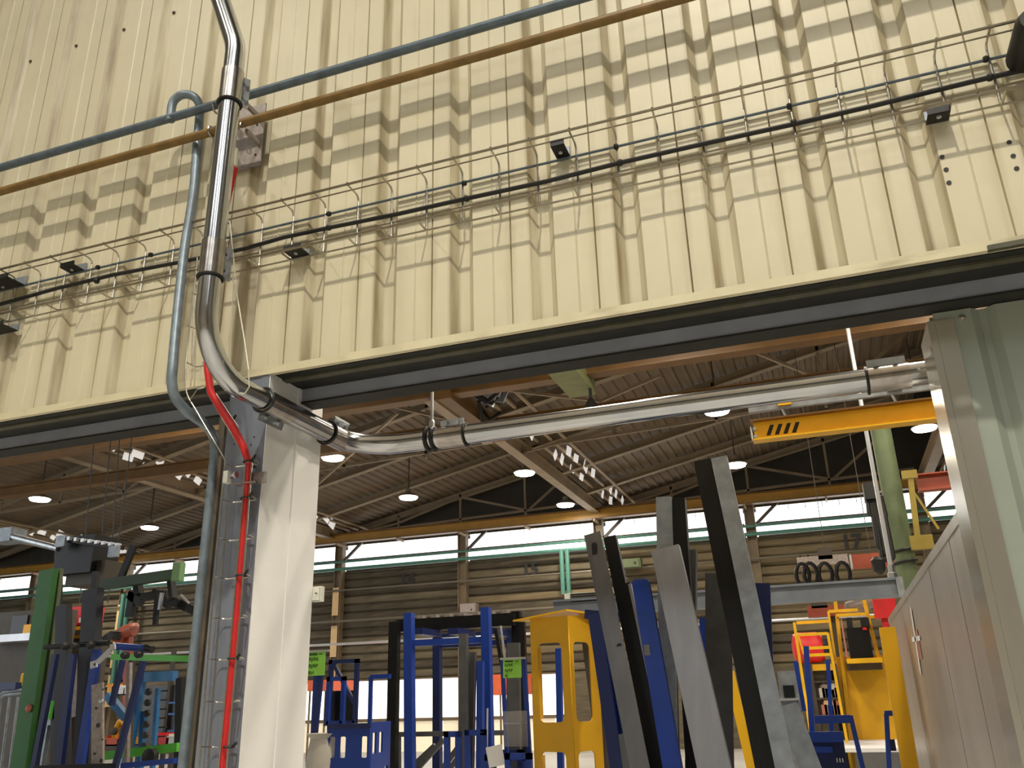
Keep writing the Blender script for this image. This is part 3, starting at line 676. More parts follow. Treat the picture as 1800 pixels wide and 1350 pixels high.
MB().lathe((q.x+.016, 3.885, q.z+.01), (1,0,0), [(.02,0),(.02,.01),(.013,.012),(.013,.028),(.02,.03),(.02,.04)], 10).link('cable_gland', 'galvanised', jb)
MB().box((q.x+.05, 3.955, q.z-.035), (q.x+.20, 3.965, q.z+.03)).link('bracket_plate', 'plate_steel', jb)
MB().box((q.x+.02, 3.90, q.z-.04), (q.x+.17, 3.96, q.z-.034)).link('bracket_arm', 'plate_steel', jb)
for (px, py) in ((445,824),(448,851),(441,870)):
    s = at(px, py, Y=3.94); MB().tube([s, s+V((.02,-.02,.012)), s+V((.03,-.02,-.004))], .004, 5).link('hook', 'black', jb)

# ================================================================ CRANES AND OVERHEAD BEAMS IN THE FAR HALL
def xbeam(pa, pb, Y, h, w_, name, m, label, cat, xa, xb, t=.03):
    a = at(*pa, Y=Y); b = at(*pb, Y=Y); z = (a.z+b.z)/2
    o = thing(name, label, cat, ((xa+xb)/2, Y, z))
    MB().box((xa, Y-.04, z-h/2), (xb, Y+.04, z+h/2)).link('web', m, o)
    for s in (-1, 1): MB().box((xa, Y-w_/2, z+s*h/2-t), (xb, Y+w_/2, z+s*h/2)).link('flange', m, o)
    return o, z
ga, za = xbeam((205,765),(1400,595), 14.6, .36, .30, 'crane_girder', 'crane_ochre', 'ochre crane girder right under the lintel, nearer of the pair', 'crane', -44, 14)
gb, zb_ = xbeam((180,842),(967,733), 17.3, .27, .26, 'crane_girder', 'crane_ochre', 'ochre crane girder seen behind the long conduit, farther of the pair', 'crane', -44, 14)
ec = thing('end_carriage', 'ochre crane crossbeam joining the two girders, right of the hanger rod', 'crane', (-7, 16, za))
xe = at(800, 712, Z=za-.2).x
MB().prof((xe, 14.4, za-.1), (xe, 17.6, za-.1), [(-.2,-.2),(.2,-.2),(.2,.2),(-.2,.2)]).link('beam', 'crane_ochre', ec)
MB().prof((xe-.24, 14.4, za-.31), (xe-.24, 17.6, za-.31), [(-.12,-.02),(.12,-.02),(.12,.02),(-.12,.02)]).link('flange', 'girder_beige', ec)
for i in range(0): MB().box((xe+.24, 15+i, za-.3), (xe+.30, 15.06+i, za+.2)).link('stiffener', 'crane_ochre', ec)
# hoist block hanging under the nearer girder
hq = at(1010, 652, Y=14.2)
hb_ = thing('crane_trolley', 'olive yellow crane trolley block hanging below the nearer girder', 'crane', hq)
MB().prof(hq+V((-.1,-1.1,-.05)), hq+V((-.1,.9,-.05)), [(-.26,-.14),(.26,-.14),(.26,.14),(-.26,.14)]).link('housing', 'olive_green', hb_)
MB().box(hq+V((-.38,-1.13,-.2)), hq+V((.2,-1.08,.12))).link('end_plate', 'bright_yellow', hb_)
for dy in (-.8, .4): MB().lathe(hq+V((-.1,dy,.1)), (0,0,1), [(.08,0),(.08,.2)], 10).link('wheel', 'steel_dark', hb_)
MB().bar(hq+V((.15,.5,-.2)), hq+V((.15,.5,-.5)), .05).link('hook_rod', 'black', hb_)
MB().lathe(hq+V((.15,.5,-.7)), (0,0,1), [(.1,0),(.16,.08),(.1,.2),(.04,.3)], 10).link('hook_block', 'black', hb_, True)
# cluster of festoon gear (dark with white shapes) near the end carriage
fg = thing('festoon_gear', 'dark tangle of crane cables and bright clips above the conduit', 'crane gear', at(840, 700, Z=7.9))
for i in range(9):
    a = at(818+random.uniform(-6,26), 690+i*5, Z=7.7+random.uniform(-.2,.3)); b = a+V((random.uniform(-.6,.6), random.uniform(.2,1.2), random.uniform(-.5,.2)))
    MB().tube([a, (a+b)/2+V((0,0,-.25)), b], .045, 6).link('cable', 'black', fg)
for i in range(6):
    a = at(838+i*8, 690+random.uniform(-4,22), Z=7.8); MB().prof(a, a+V((.1,.1,.32)), [(-.1,-.02),(.1,-.02),(.1,.02),(-.1,.02)]).link('clip', 'silver_bright', fg)
# far crane rail
zr = (at(550,948,Y=30.4).z+at(1520,862,Y=30.4).z)/2
fr = thing('crane_rail', 'long ochre-yellow crane rail above the clerestory windows of the far wall', 'rail', (-10, 30.4, zr))
MB().box((-44, 30.36, zr-.16), (16, 30.44, zr+.16)).link('web', 'rail_ochre', fr)
for s, m in ((-1,'crane_ochre'),(1,'crane_ochre')): MB().box((-44, 30.25, zr+s*.17-.02), (16, 30.55, zr+s*.17+.02)).link('flange', m, fr)
for i in range(20): MB().box((-40+i*2.7, 30.28, zr-.28), (-39.95+i*2.7, 30.9, zr-.19)).link('rail_bracket', 'girder_beige', fr)
# turquoise pipes in front of the clerestory
for (pa, pb, s) in (((600,990),(985,952),'upper turquoise pipe running across the clerestory windows'),((600,1003),(985,965),'lower turquoise pipe running under the clerestory windows')):
    a = at(*pa, Y=30.7); b = at(*pb, Y=30.7); d = (b-a)/(b.x-a.x)
    z = a.z; o = MB().tube([(-44, 30.7, (a.z+b.z)/2), (12, 30.7, (a.z+b.z)/2)], .045 if 'upper' in s else .065, 8).link('service_pipe', 'turquoise', None, True); tag(o, s, 'pipe')
tz = at(990, 966, Y=30.7).z; tb = at(994, 1045, Y=30.7).z
for dx, s in ((0,'left turquoise drop pipe right of the painted 15'),(.22,'right turquoise drop pipe right of the painted 15')):
    q = at(988, 1000, Y=30.7); tag(MB().tube([(q.x+dx, 30.7, tb), (q.x+dx, 30.7, tz)], .085, 8).link('drop_pipe', 'turquoise', None, True), s, 'pipe')
q = at(214, 1050, Y=30.5)
for dx, s in ((0,'left'),(.3,'right')): tag(MB().tube([(q.x+dx, 30.6, 2), (q.x+dx, 30.6, 6.6)], .1, 8).link('drop_pipe', 'turquoise', None, True), s+' turquoise drop pipe behind the left machine', 'pipe')
# thin steel service lines along the far wall
for i, (pa, Yl, r, m, s) in enumerate((((700,1030),30.8,.04,'line_grey','pale conduit line just below the painted 14'),((800,1022),30.8,.03,'line_grey','thin grey line above the pale conduit on the far wall'),
        ((600,1092),30.6,.05,'line_grey','grey pipe line crossing the far wall below the bay numbers'),((620,1131),28.0,.045,'silver_bright','bright white pipe line low on the far wall'))):
    z = at(*pa, Y=Yl).z; tag(MB().tube([(-40, Yl, z), (10, Yl, z)], r, 8).link('service_line', m, None, True), s, 'pipe')
# grey electric boxes
def ebox(px, py, wpx, hpx, Y, m, label, name='electric_box', door=True):
    q = at(px, py, Y=Y); k = mpp(q); w_, h_ = wpx*k/2, hpx*k/2
    t = thing(name, label, 'box', V((q.x, Y, q.z-h_)))
    MB().box((q.x-w_, Y, q.z-h_), (q.x+w_, Y+w_, q.z+h_)).link('housing', m, t)
    if door:
        MB().box((q.x-w_*.86, Y-.02, q.z-h_*.86), (q.x+w_*.86, Y, q.z+h_*.86)).link('cover', m, t)
        MB().lathe((q.x+w_*.5, Y-.02, q.z), (0,-1,0), [(w_*.1,0),(w_*.1,.02)], 8).link('knob', 'black', t)
    return t
ebox(556, 1044, 20, 26, 4.6, 'white_plastic', 'pale grey electric box mounted beside the white column edge')
ebox(822, 1072, 30, 22, 30.6, 'plate_steel', 'grey control box above the blue portal frame')
ebox(1106, 990, 40, 16, 30.6, 'pale_green', 'pale green box on the far wall behind the leaning profiles')

# monorail yellow beam with hazard stripes
YM = 8.0; xm0 = at(1322,760,Y=YM).x; zmt = at(1324,741,Y=YM).z; zmb = at(1326,777,Y=YM).z
mr = thing('monorail_beam', 'bright yellow monorail beam with black hazard stripes, hung behind the conduit', 'beam', (xm0+1, YM, zmb))
MB().box((xm0+.02, YM, zmb+.012), (5, YM+.012, zmt-.012)).link('web', 'bright_yellow', mr)
MB().box((xm0, YM-.07, zmb), (5, YM+.07, zmb+.014)).link('lower_flange', 'bright_yellow', mr)
MB().box((xm0, YM-.07, zmt-.014), (5, YM+.07, zmt)).link('upper_flange', 'crane_ochre', mr)
MB().box((xm0-.01, YM-.075, zmb+.02), (xm0, YM+.05, zmb+.13)).link('end_stop', 'silver_bright', mr)
for z in (.035, .11): MB().lathe((xm0+.03, YM-.02, zmb+z), (0,-1,0), [(.018,0),(.018,.05)], 6).link('bolt', 'galvanised', mr)
for i in range(4):
    a = at(1351+i*15, 763-i*1.6, Y=YM-.004); b = at(1356+i*15, 749-i*1.6, Y=YM-.004)
    MB()._add([a+V((-.022,0,-.012)), a+V((.016,0,-.012)), b+V((.025,0,.012)), b+V((-.012,0,.012)), a+V((-.022,.004,-.012)), a+V((.016,.004,-.012)), b+V((.025,.004,.012)), b+V((-.012,.004,.012))], [(0,1,2,3),(7,6,5,4),(0,4,5,1),(1,5,6,2),(2,6,7,3),(3,7,4,0)]).link('hazard_stripe', 'black', mr)
sc = thing('strut_channel', 'thin grey strut channel hung between the conduit and the yellow beam', 'channel', at(1500, 700, Y=YM))
zs_ = at(1318, 722, Y=YM).z; x0s = at(1316,722,Y=YM).x
MB().chan((x0s, YM, zs_), (5, YM, zs_), .045, .045, .004).link('rail', 'zinc', sc)
for (px, yel) in ((1380, 1), (1578, 0)):
    q = at(px, 715, Y=YM)
    MB().tube([V((q.x, YM, zmt)), V((q.x-.03, YM, zs_))], .014, 6).link('hanger_link', 'galvanised', sc)
    MB().box((q.x-.06, YM-.05, zs_-.0), (q.x+.06, YM+.05, zs_+.05)).link('clamp', 'bright_yellow' if yel else 'galvanised', sc)
for px in ():
    q = at(px, 700, Y=YM); MB().tube([V((q.x, YM+.02, zs_)), V((q.x, YM+.02, 8.3))], .008, 6).link('rod', 'galvanised', sc)

# galvanised hanging beam with its rod (mid distance)
YG = 12.0; g0 = at(973,1066,Y=YG); g1 = at(1588,1030,Y=YG); gz0 = at(1400,1061,Y=YG).z; gz1 = at(1400,1027,Y=YG).z
gm = thing('galvanised_beam', 'galvanised channel beam hanging level behind the leaning profiles', 'beam', V(((g0.x+g1.x)/2, YG, gz0)))
MB().prof((g0.x, YG, (gz0+gz1)/2), (g1.x, YG, (gz0+gz1)/2), [(-(gz1-gz0)/2, -.06), (-(gz1-gz0)/2+.03,-.06), (-(gz1-gz0)/2+.03,-.01), ((gz1-gz0)/2-.03,-.01), ((gz1-gz0)/2-.03,-.06), ((gz1-gz0)/2,-.06), ((gz1-gz0)/2,.04), (-(gz1-gz0)/2,.04)]).link('rail', 'galv_beam', gm)
MB().box((g1.x-.08, YG-.08, gz0), (g1.x, YG+.05, gz1)).link('end_plate', 'zinc', gm)
xr_ = at(1570,1020,Y=YG).x
MB().tube([(xr_, YG, gz1), (xr_, YG, 8.3)], .028, 8).link('rod', 'silver_bright', gm)
MB().lathe((xr_, YG, gz1), (0,0,1), [(.06,0),(.06,.06),(.04,.07),(.04,.16)], 6).link('nut', 'galvanised', gm)
hu = ebox(1022, 1050, 62, 17, 12.0, 'white_plastic', 'white ventilation unit standing above the galvanised beam', 'vent_unit', False)
q = at(1026, 1050, Y=11.99); k = mpp(q)
for i in range(4): MB().box((q.x-24*k, 11.98, q.z-7*k+i*4*k), (q.x+24*k, 12.0, q.z-4.6*k+i*4*k)).link('grille_slat', 'black', hu)

# ================================================================ RACKS AND PROFILES
def post(p0, p1, wpx, Y0, Y1=None, m='blue', kind='bar', dep=None, zb=0.05, t=.006, name='post', parent=None, label=None, cat='profile', group=None, side=-1, cut=False, zt=None):
    """straight member through two pixels; the lower end runs on to height zb unless cut"""
    if Y1 is None: Y1 = Y0
    a = at(*p0, Y=Y0); b = at(*p1, Y=Y1); d = (b-a).normalized()
    if not cut and d.z < -.2: b = a+d*((a.z-zb)/-d.z)
    w_ = wpx*mpp(a); dp = dep or w_
    if zt: a = b+(a-b)*((zt-b.z)/(a.z-b.z))
    mb = MB()
    if kind == 'bar': mb.bar(b, a, w_, dp)
    elif kind == 'tube':
        mb.tube([b, a], w_/2, 12)
    elif kind == 'open': mb.chan(b, a, w_, dp, t, flip=-1)      # channel open towards the viewer
    elif kind == 'chan': mb.chan(b, a, w_, dp, t)
    elif kind == 'ell': mb.ell(b, a, w_, dp, t, side=side)
    o = mb.link(name, m, parent, kind == 'tube')
    if label: tag(o, label, cat, group)
    return o
LG = 'steel profiles leaning in the rack'
YL = 6.2
post((1262,1008),(1266,1335), 44, 6.75, 6.7, 'grey_steel', 'bar', .02, label='wide dark grey flat plate standing behind the black channel', cat='plate', name='steel_plate')
post((1217,968),(1214,1330), 15, 6.7, 6.6, 'grey_steel', 'chan', .08, label='narrow dark grey channel right of the broad grey profile top', name='steel_channel', group=LG)
post((1192,878),(1222,1350), 26, 6.55, 6.45, 'black_steel', 'chan', .09, label='black steel channel right of the upright galvanised tube', name='steel_channel', group=LG)
sq = post((1168,876),(1179,1350), 26, 6.5, 6.4, 'zinc', 'bar', .10, label='upright galvanised square tube behind the broad grey profile', name='square_tube', group=LG)
a = post((1043,940),(1127,1350), 30, 6.2, 5.9, 'brushed', 'ell', .07, label='brushed steel angle with a slotted hole at its top, leftmost leaning profile', name='steel_angle', group=LG)
for (px, py, sl_) in ((1045,963,1),(1089,1136,0)):
    Yh = 6.2-.3*(py-940)/410; q = at(px, py, Y=Yh-.045); MB().prof(q+V((0,-.004,-.03 if sl_ else 0)), q+V((-.0,.004,-.03 if sl_ else 0)), [(x_, y_) for x_, y_ in rrect(-.02, -.03 if sl_ else -.02, .02, .07 if sl_ else .02, .0199)], u=V((1,0,0))).link('slot' if sl_ else 'hole', 'black', a)
post((1073,945),(1157,1350), 22, 6.42, 6.15, 'black_steel', 'chan', .06, label='black channel directly behind the slotted brushed angle', name='steel_channel', group=LG)
c3 = post((1096,1028),(1164,1350), 26, 6.34, 6.12, 'black_steel', 'chan', .05, label='short dark channel with a bright edge, left of the blue bar', name='steel_channel', group=LG)
post((1108,1028),(1176,1350), 5, 6.31, 6.09, 'brushed_light', 'bar', .06, parent=c3, name='bright_edge')
bb = post((1127,1026),(1183,1350), 30, 6.12, 5.92, 'blue', 'bar', .05, label='blue painted flat bar with rounded top among the leaning profiles', cat='bar', name='blue_bar', group=LG)
q = at(1127, 1026, Y=6.12); k = mpp(q); MB().prof(q+V((0,-.025,0)), q+V((0,.025,0)), [(x_*k, y_*k) for x_, y_ in rrect(-15,-6,15,7,6.5)], u=V((1,0,0))).link('rounded_cap', 'blue', bb)
q = at(1139, 1143, Y=6.04); MB().box(q+V((-.02,-.032,-.035)), q+V((.02,-.026,.035))).link('label_patch', 'brushed', bb)
post((1170,965),(1256,1350), 50, 6.15, 5.85, 'brushed_light', 'chan', .06, .1, .004, 'steel_channel', None, 'broad light grey steel profile with a pencil line across, centre of the rack', group=LG)
bk = post((1236,812),(1347,1350), 30, 6.3, 5.95, 'black_steel', 'chan', .08, label='tall black channel with small holes, second tallest of the rack', name='steel_channel', group=LG)
for (px, py) in ((1296,1115),(1310,1178)):
    f_ = (py-812)/538; q = at(px, py, Y=6.3-.35*f_-.046); MB().lathe(q, (0,-1,0), [(.014,0),(.013,.002)], 10).link('hole', 'cable_black', bk)
zt_ = post((1265,806),(1380,1350), 27, 6.22, 5.87, 'zinc', 'chan', .06, label='tallest leaning galvanised channel, beside the lamp', name='steel_channel', group=LG)
for (px, py) in ((1334,1139),):
    f_ = (py-806)/544; q = at(px, py, Y=6.22-.35*f_-.034); MB().lathe(q, (0,-1,0), [(.012,0),(.011,.002)], 10).link('hole', 'cable_black', zt_)
post((1340,1026),(1352,1350), 26, 6.7, 6.6, 'navy', 'bar', .05, label='dark navy flat bar right of the tallest galvanised channel', cat='bar', name='blue_bar', group=LG)
post((1237,1086),(1243,1350), 14, 7.4, 7.4, 'blue', 'bar', .06, label='small blue upright seen between black channel and grey profile', cat='post', name='blue_post')
post((1100,1292),(1108,1350), 22, 6.1, 6.0, 'grey_steel', 'chan', .06, label='short dark stub at the foot of the brushed angle', name='steel_channel', group=LG)
# cradle rack that carries the leaning profiles
ck = thing('profile_rack', 'low steel cradle holding the leaning profiles below the frame edge', 'rack', (-.6, 6.3, 0))
for (xa, ya, xb, yb_) in ((-1.6,5.6,.1,5.6),(-1.6,7.0,.1,7.0)):
    MB().bar((xa, ya, .5), (xb, yb_, .5), .05, .05).link('rail', 'steel_dark', ck)
for x_ in (-1.6, .1):
    MB().bar((x_, 5.6, .03), (x_, 7.0, .03), .05, .05).link('rail', 'steel_dark', ck)
    for y_ in (5.6, 7.0): MB().bar((x_, y_, 0), (x_, y_, 1.0), .05, .05).link('leg', 'steel_dark', ck)
MB().box((-1.6, 5.6, .02), (.1, 7.0, .05)).link('base_plate', 'steel_dark', ck)
# grey boxes at right foot of the rack
gbx = thing('steel_cabinet', 'grey metal cabinet with a dark window right of the tallest profile', 'cabinet', at(1395, 1300, Y=8.4))
def qbox(tl, br, Y, dep, m, name, parent):
    a = at(*tl, Y=Y); b = at(*br, Y=Y); return MB().box((a.x, Y, b.z), (b.x, Y+dep, a.z)).link(name, m, parent)
qbox((1366,1180),(1410,1250), 10.0, .5, 'zinc', 'upper_box', gbx); qbox((1376,1205),(1398,1226), 9.96, .03, 'dark_glass', 'window', gbx); qbox((1368,1228),(1404,1231), 9.9, .1, 'silver_bright', 'ledge', gbx)
qbox((1370,1250),(1420,1350), 9.9, .6, 'zinc', 'lower_box', gbx)
for p_, s in (((1398,1300),'leaning'),): post((1384,1240),(1425,1350), 34, 6.6, 6.5, 'zinc', 'chan', .05, label='short galvanised plate leaning at the right foot of the rack', cat='plate', name='steel_plate')

# ---------------- yellow folded frame
YY = 8.0
yfm = thing('slotted_stand', 'tall folded yellow steel frame with rounded slots beside the leaning profiles', 'frame', at(985, 1350, Y=YY)*1.0)
A0 = at(932,1088,Y=YY); B0 = at(998,1078,Y=YY-.12); C0 = at(1046,1084,Y=YY+.28)
def facet(Pa, Pb, H, holes, m='machine_yellow'):
    u = (Pb-Pa); u.z = 0; wd = u.length; u.normalize(); v = V((0,0,1)); O = V((Pa.x, Pa.y, Pa.z-H))
    hs = []
    for (a0, a1, zt0, zb0, r) in holes: hs.append(rrect(a0*wd, H-zb0, a1*wd, H-zt0, r))
    holed('slotted_plate', m, [(0,0),(wd,0),(wd,H),(0,H)], hs, (O, u, v), .012, yfm)
Hy = A0.z-.1; kk = mpp(A0)*1.08
hz_ = lambda y: A0.z-at(965, y, Y=YY-.06).z
z1, z2, z3, z4 = hz_(1130), hz_(1270), hz_(1322), hz_(1462)
facet(A0, V((B0.x, B0.y, A0.z)), Hy, [(.18,.80,z1,z2,.05),(.18,.80,z3,z4,.05)])
facet(V((B0.x,B0.y,A0.z)), V((C0.x,C0.y,A0.z)), Hy, [(.12,.70,z1,z2,.05),(.12,.70,z3,z4,.05)])
MB()._add([A0+V((-.16,-.05,-.02)), B0+V((0,-.04,.02)), C0+V((.1,0,.0)), C0+V((.1,.3,.0)), A0+V((0,.4,0)), A0+V((-.16,-.05,-.005)), B0+V((0,-.04,.035)), C0+V((.1,0,.015)), C0+V((.1,.3,.015)), A0+V((0,.4,.015))], [(4,3,2,1,0),(5,6,7,8,9),(0,1,6,5),(1,2,7,6),(2,3,8,7),(3,4,9,8),(4,0,5,9)]).link('top_plate', 'bright_yellow', yfm)
# inner return flange (lighter yellow seen in the holes)
u_ = (V((B0.x,B0.y,0))-V((A0.x,A0.y,0))).normalized()
wd_ = (V((B0.x,B0.y,0))-V((A0.x,A0.y,0))).length
for zt0, zb0 in ((z1, z2), (z3, z4)):
    p_ = V((A0.x,A0.y,A0.z))+u_*wd_*.18; MB().box((p_.x-.012, p_.y, A0.z-zb0+.03), (p_.x, p_.y+.10, A0.z-zt0-.03)).link('slot_flange', 'bright_yellow', yfm)
post((1030,1085),(1066,1350), 22, 8.5, 8.4, 'grey_steel', 'chan', .1, label='grey channel standing inside the yellow frame', name='steel_channel', cat='profile')
bf = thing('blue_channel_frame', 'dark blue ribbed frame of channels between yellow frame and leaning profiles', 'frame', at(1080, 1350, Y=7.6))
post((1046,1080),(1086,1350), 22, 7.7, 7.6, 'navy', 'chan', .09, parent=bf, name='channel')
post((1070,1082),(1104,1350), 18, 7.75, 7.65, 'blue', 'open', .09, parent=bf, name='channel')
post((1083,1095),(1112,1350), 8, 7.72, 7.62, 'navy', 'bar', .09, parent=bf, name='channel')
a = at(1030,1080,Y=7.75); b = at(1095,1086,Y=7.75); MB().bar(a, b, .08, .1).link('top_rail', 'navy', bf)
post((1095,1268),(1100,1292), 34, 8.6, 8.6, 'bright_yellow', 'bar', .05, label='yellow plate edge low behind the brushed angle', cat='plate', name='yellow_plate', cut=True)

# ---------------- blue portal frame
YB1 = 10.0
pf = thing('blue_portal_frame', 'tall blue portal frame of square tubes left of the yellow frame', 'frame', at(790, 1350, Y=YB1))
post((719,1078),(721,1350), 15, YB1, m='blue', parent=pf); post((854,1068),(860,1350), 15, YB1, m='blue', parent=pf)
post((769,1112),(769,1350), 13, 11.6, m='navy', parent=pf); post((898,1105),(900,1350), 13, 11.6, m='navy', parent=pf)
a = at(724,1131,Y=YB1); b = at(850,1119,Y=YB1); MB().bar(a, V((b.x,b.y,a.z)), .075, .06).link('cross_rail', 'blue', pf)
a = at(769,1135,Y=11.6); b = at(898,1125,Y=11.6); MB().bar(a, V((b.x,b.y,a.z)), .07, .06).link('cross_rail', 'navy', pf)
a = at(769,1118,Y=11.6); MB().bar(a, V((b.x,b.y,a.z)), .05, .06).link('cross_rail', 'navy', pf)
for px in (752, 812, 875): 
    a = at(px,1112,Y=10.6); MB().box(a+V((-.07,-.3,-.04)), a+V((.07,.3,.04))).link('lug', 'navy', pf)
post((857,1245),(856,1318), 3, YB1-.07, m='paper', dep=.004, parent=pf, name='ruler_tape', cut=True)
kb_ = thing('black_gantry', 'black toothed steel gantry behind the blue portal frame', 'gantry', at(800, 1350, Y=10.8))
post((694,1093),(689,1350), 17, 10.6, m='black_steel', kind='chan', dep=.1, parent=kb_)
post((908,1075),(912,1350), 15, 10.9, m='black_steel', kind='chan', dep=.1, parent=kb_)
a = at(700,1101,Y=10.8); b = at(906,1086,Y=10.8); MB().bar(a, V((b.x,b.y,a.z)), .16, .12).link('top_beam', 'black_steel', kb_)
for i in range(8):
    q = a+(V((b.x,b.y,a.z))-a)*((i+.7)/8.4); MB().box(q+V((-.03,-.07,.08)), q+V((.05,.05,.12))).link('tooth', 'plate_steel', kb_)
post((815,1114),(815,1350), 14, 9.6, m='grey_steel', kind='chan', dep=.07, label='dark grey upright channel left of the lighter channel in the portal', name='steel_channel')
post((831,1146),(826,1350), 13, 9.7, m='brushed', kind='open', dep=.06, label='lighter brushed channel with a square top inside the portal', name='steel_channel')
post((845,1162),(844,1350), 11, 9.75, m='blue', label='short blue post just left of the portal right leg', name='blue_post', cat='post')
post((918,1085),(926,1350), 9, 9.5, m='black_steel', label='thin black post touching the left of the yellow frame', name='black_post', cat='post')
post((939,1190),(945,1350), 8, 9.2, m='blue', label='thin blue post seen through the yellow frame slot', name='blue_post', cat='post')
post((982,1140),(986,1350), 10, 9.2, m='blue', label='blue post seen in the right part of the yellow slot', name='blue_post', cat='post')
# horizontals and diagonals behind the portal
bt = thing('steel_trestle', 'dark grey trestle with diagonal braces behind the portal legs', 'trestle', at(780, 1350, Y=10.9))
a = at(697,1291,Y=10.9); b = at(925,1291,Y=10.9); MB().bar(a, V((b.x,b.y,a.z)), .06, .06).link('rail', 'grey_steel', bt)
for (p_, q_) in (((765,1310),(722,1350)),((780,1300),(735,1350)),((808,1310),(775,1355)),((830,1300),(790,1352))): post(p_, q_, 8, 10.9, m='grey_steel', parent=bt, name='brace')
post((700,1292),(700,1350), 8, 10.9, m='grey_steel', parent=bt, name='leg'); post((805,1292),(805,1350), 8, 10.9, m='grey_steel', parent=bt, name='leg'); post((925,1292),(925,1350), 8, 10.9, m='grey_steel', parent=bt, name='leg')
# blue carts in the foreground of the portal
def frame4(name, label, rects, Y, m, wpx=9, cat='cart', group=None):
    """cart of rectangular tube frames; each rect is (x0,y0,x1,y1) in the photo at depth Y"""
    c0 = at((rects[0][0]+rects[0][2])/2, 1350, Y=Y); t = thing(name, label, cat, V((c0.x, Y, 0)))
    for (x0, y0, x1, y1, dy, mm) in rects:
        a = at(x0, y0, Y=Y+dy); b = at(x1, y0, Y=Y+dy); c = at(x1, y1, Y=Y+dy); d_ = at(x0, y1, Y=Y+dy); k = mpp(a)*wpx
        a = V((a.x,a.y,a.z)); b = V((b.x,b.y,a.z)); low = d_.z if y1 < 1345 else .05
        MB().bar(V((a.x,a.y,low)), a, k, k).link('post', mm, t); MB().bar(V((b.x,b.y,low)), b, k, k).link('post', mm, t)
        MB().bar(a-V((k/2,0,k/2)), b+V((k/2,0,-k/2)), k, k).link('rail', mm, t)
        MB().bar(V((a.x,a.y,low+k/2)), V((b.x,b.y,low+k/2)), k, k).link('rail', mm, t)
    return t
frame4('blue_cart', 'blue tube cart at the foot of the portal frame', [(786,1286,806,1350,0,'blue'),(822,1283,850,1350,.0,'blue')], 8.2, 'blue', 9)
c2 = frame4('blue_trolley', 'blue trolley below the clear pouch, left of the yellow frame', [(858,1326,925,1350,0,'blue'),(866,1318,915,1350,.5,'navy'),(893,1324,930,1350,-.2,'blue')], 8.2, 'blue', 10)
a = at(858,1338,Y=8.15); MB().prof(a, a+V((.16,0,.03)), [(-.12,-.003),(.06,-.003),(.06,.003),(-.12,.003)]).link('paper_sheet', 'paper', c2)

def sign(px0, py0, px1, py1, Y, label, lines, posts, rz=0):
    a = at(px0, py0, Y=Y); b = at(px1, py1, Y=Y)
    t = thing('sign_stand', label, 'sign', V(((a.x+b.x)/2, Y, 0)))
    MB().box((a.x, Y, b.z), (b.x, Y+.006, a.z)).link('sign_board', 'sign_green', t)
    MB().box((a.x-.03, Y-.01, a.z), (b.x+.04, Y+.03, a.z+.02)).link('top_rail', 'silver_bright', t)
    W = b.x-a.x; H = a.z-b.z
    MB().box((a.x+W*.12, Y-.003, a.z-H*.14), (a.x+W*.55, Y, a.z-H*.05)).link('title_bar', 'sign_ink', t)
    MB().box((a.x+W*.66, Y-.003, a.z-H*.11), (a.x+W*.84, Y, a.z-H*.07)).link('title_bar', 'sign_ink', t)
    for i, s in enumerate(lines): text('lettering', s, 'sign_ink', (a.x+W*.10, Y-.002, a.z-H*(.36+.29*i)), H*.21, t)
    for p in posts:
        p0, p1, w_, dy, m = p; post(p0, p1, w_, Y+dy, m=m, parent=t, name='post', dep=.04)
    return t
sign(541, 1147, 570, 1187, 8.6, 'bright green sign sheet on a blue stand beside the white column', ('RJ/RK','RJ/RP','RH'), (((568,1150),(548,1350),8,.03,'navy'),((556,1187),(548,1350),8,.06,'blue')))
s2 = sign(884, 1160, 917, 1191, 8.4, 'green sign sheet on a blue stand left of the yellow frame', ('RJ/RK','RJ/RP','RJ'), (((883,1160),(892,1350),6,.03,'blue'),((921,1158),(932,1350),7,.03,'blue')))
post((903,1130),(905,1350), 22, 8.9, m='grey_steel', kind='chan', dep=.06, label='grey wide channel standing behind the right green sign', name='steel_channel')
post((872,1105),(882,1165), 6, 8.9, m='black_steel', dep=.05, label='short black bar tilted above the right green sign', name='steel_bar', cut=True)
post((880,1100),(888,1160), 3, 8.85, m='silver_bright', dep=.02, label='thin bright strip beside the tilted black bar', name='steel_strip', cut=True)
a = at(886,1250,Y=8.36); b = at(930,1312,Y=8.36)
tag(MB().box((a.x, 8.33, b.z), (b.x, 8.335, a.z)).box((a.x, 8.32, a.z-.12), (b.x, 8.33, a.z-.105)).link('clear_pouch', 'clear_plastic'), 'clear plastic pouch hanging under the right green sign', 'pouch')

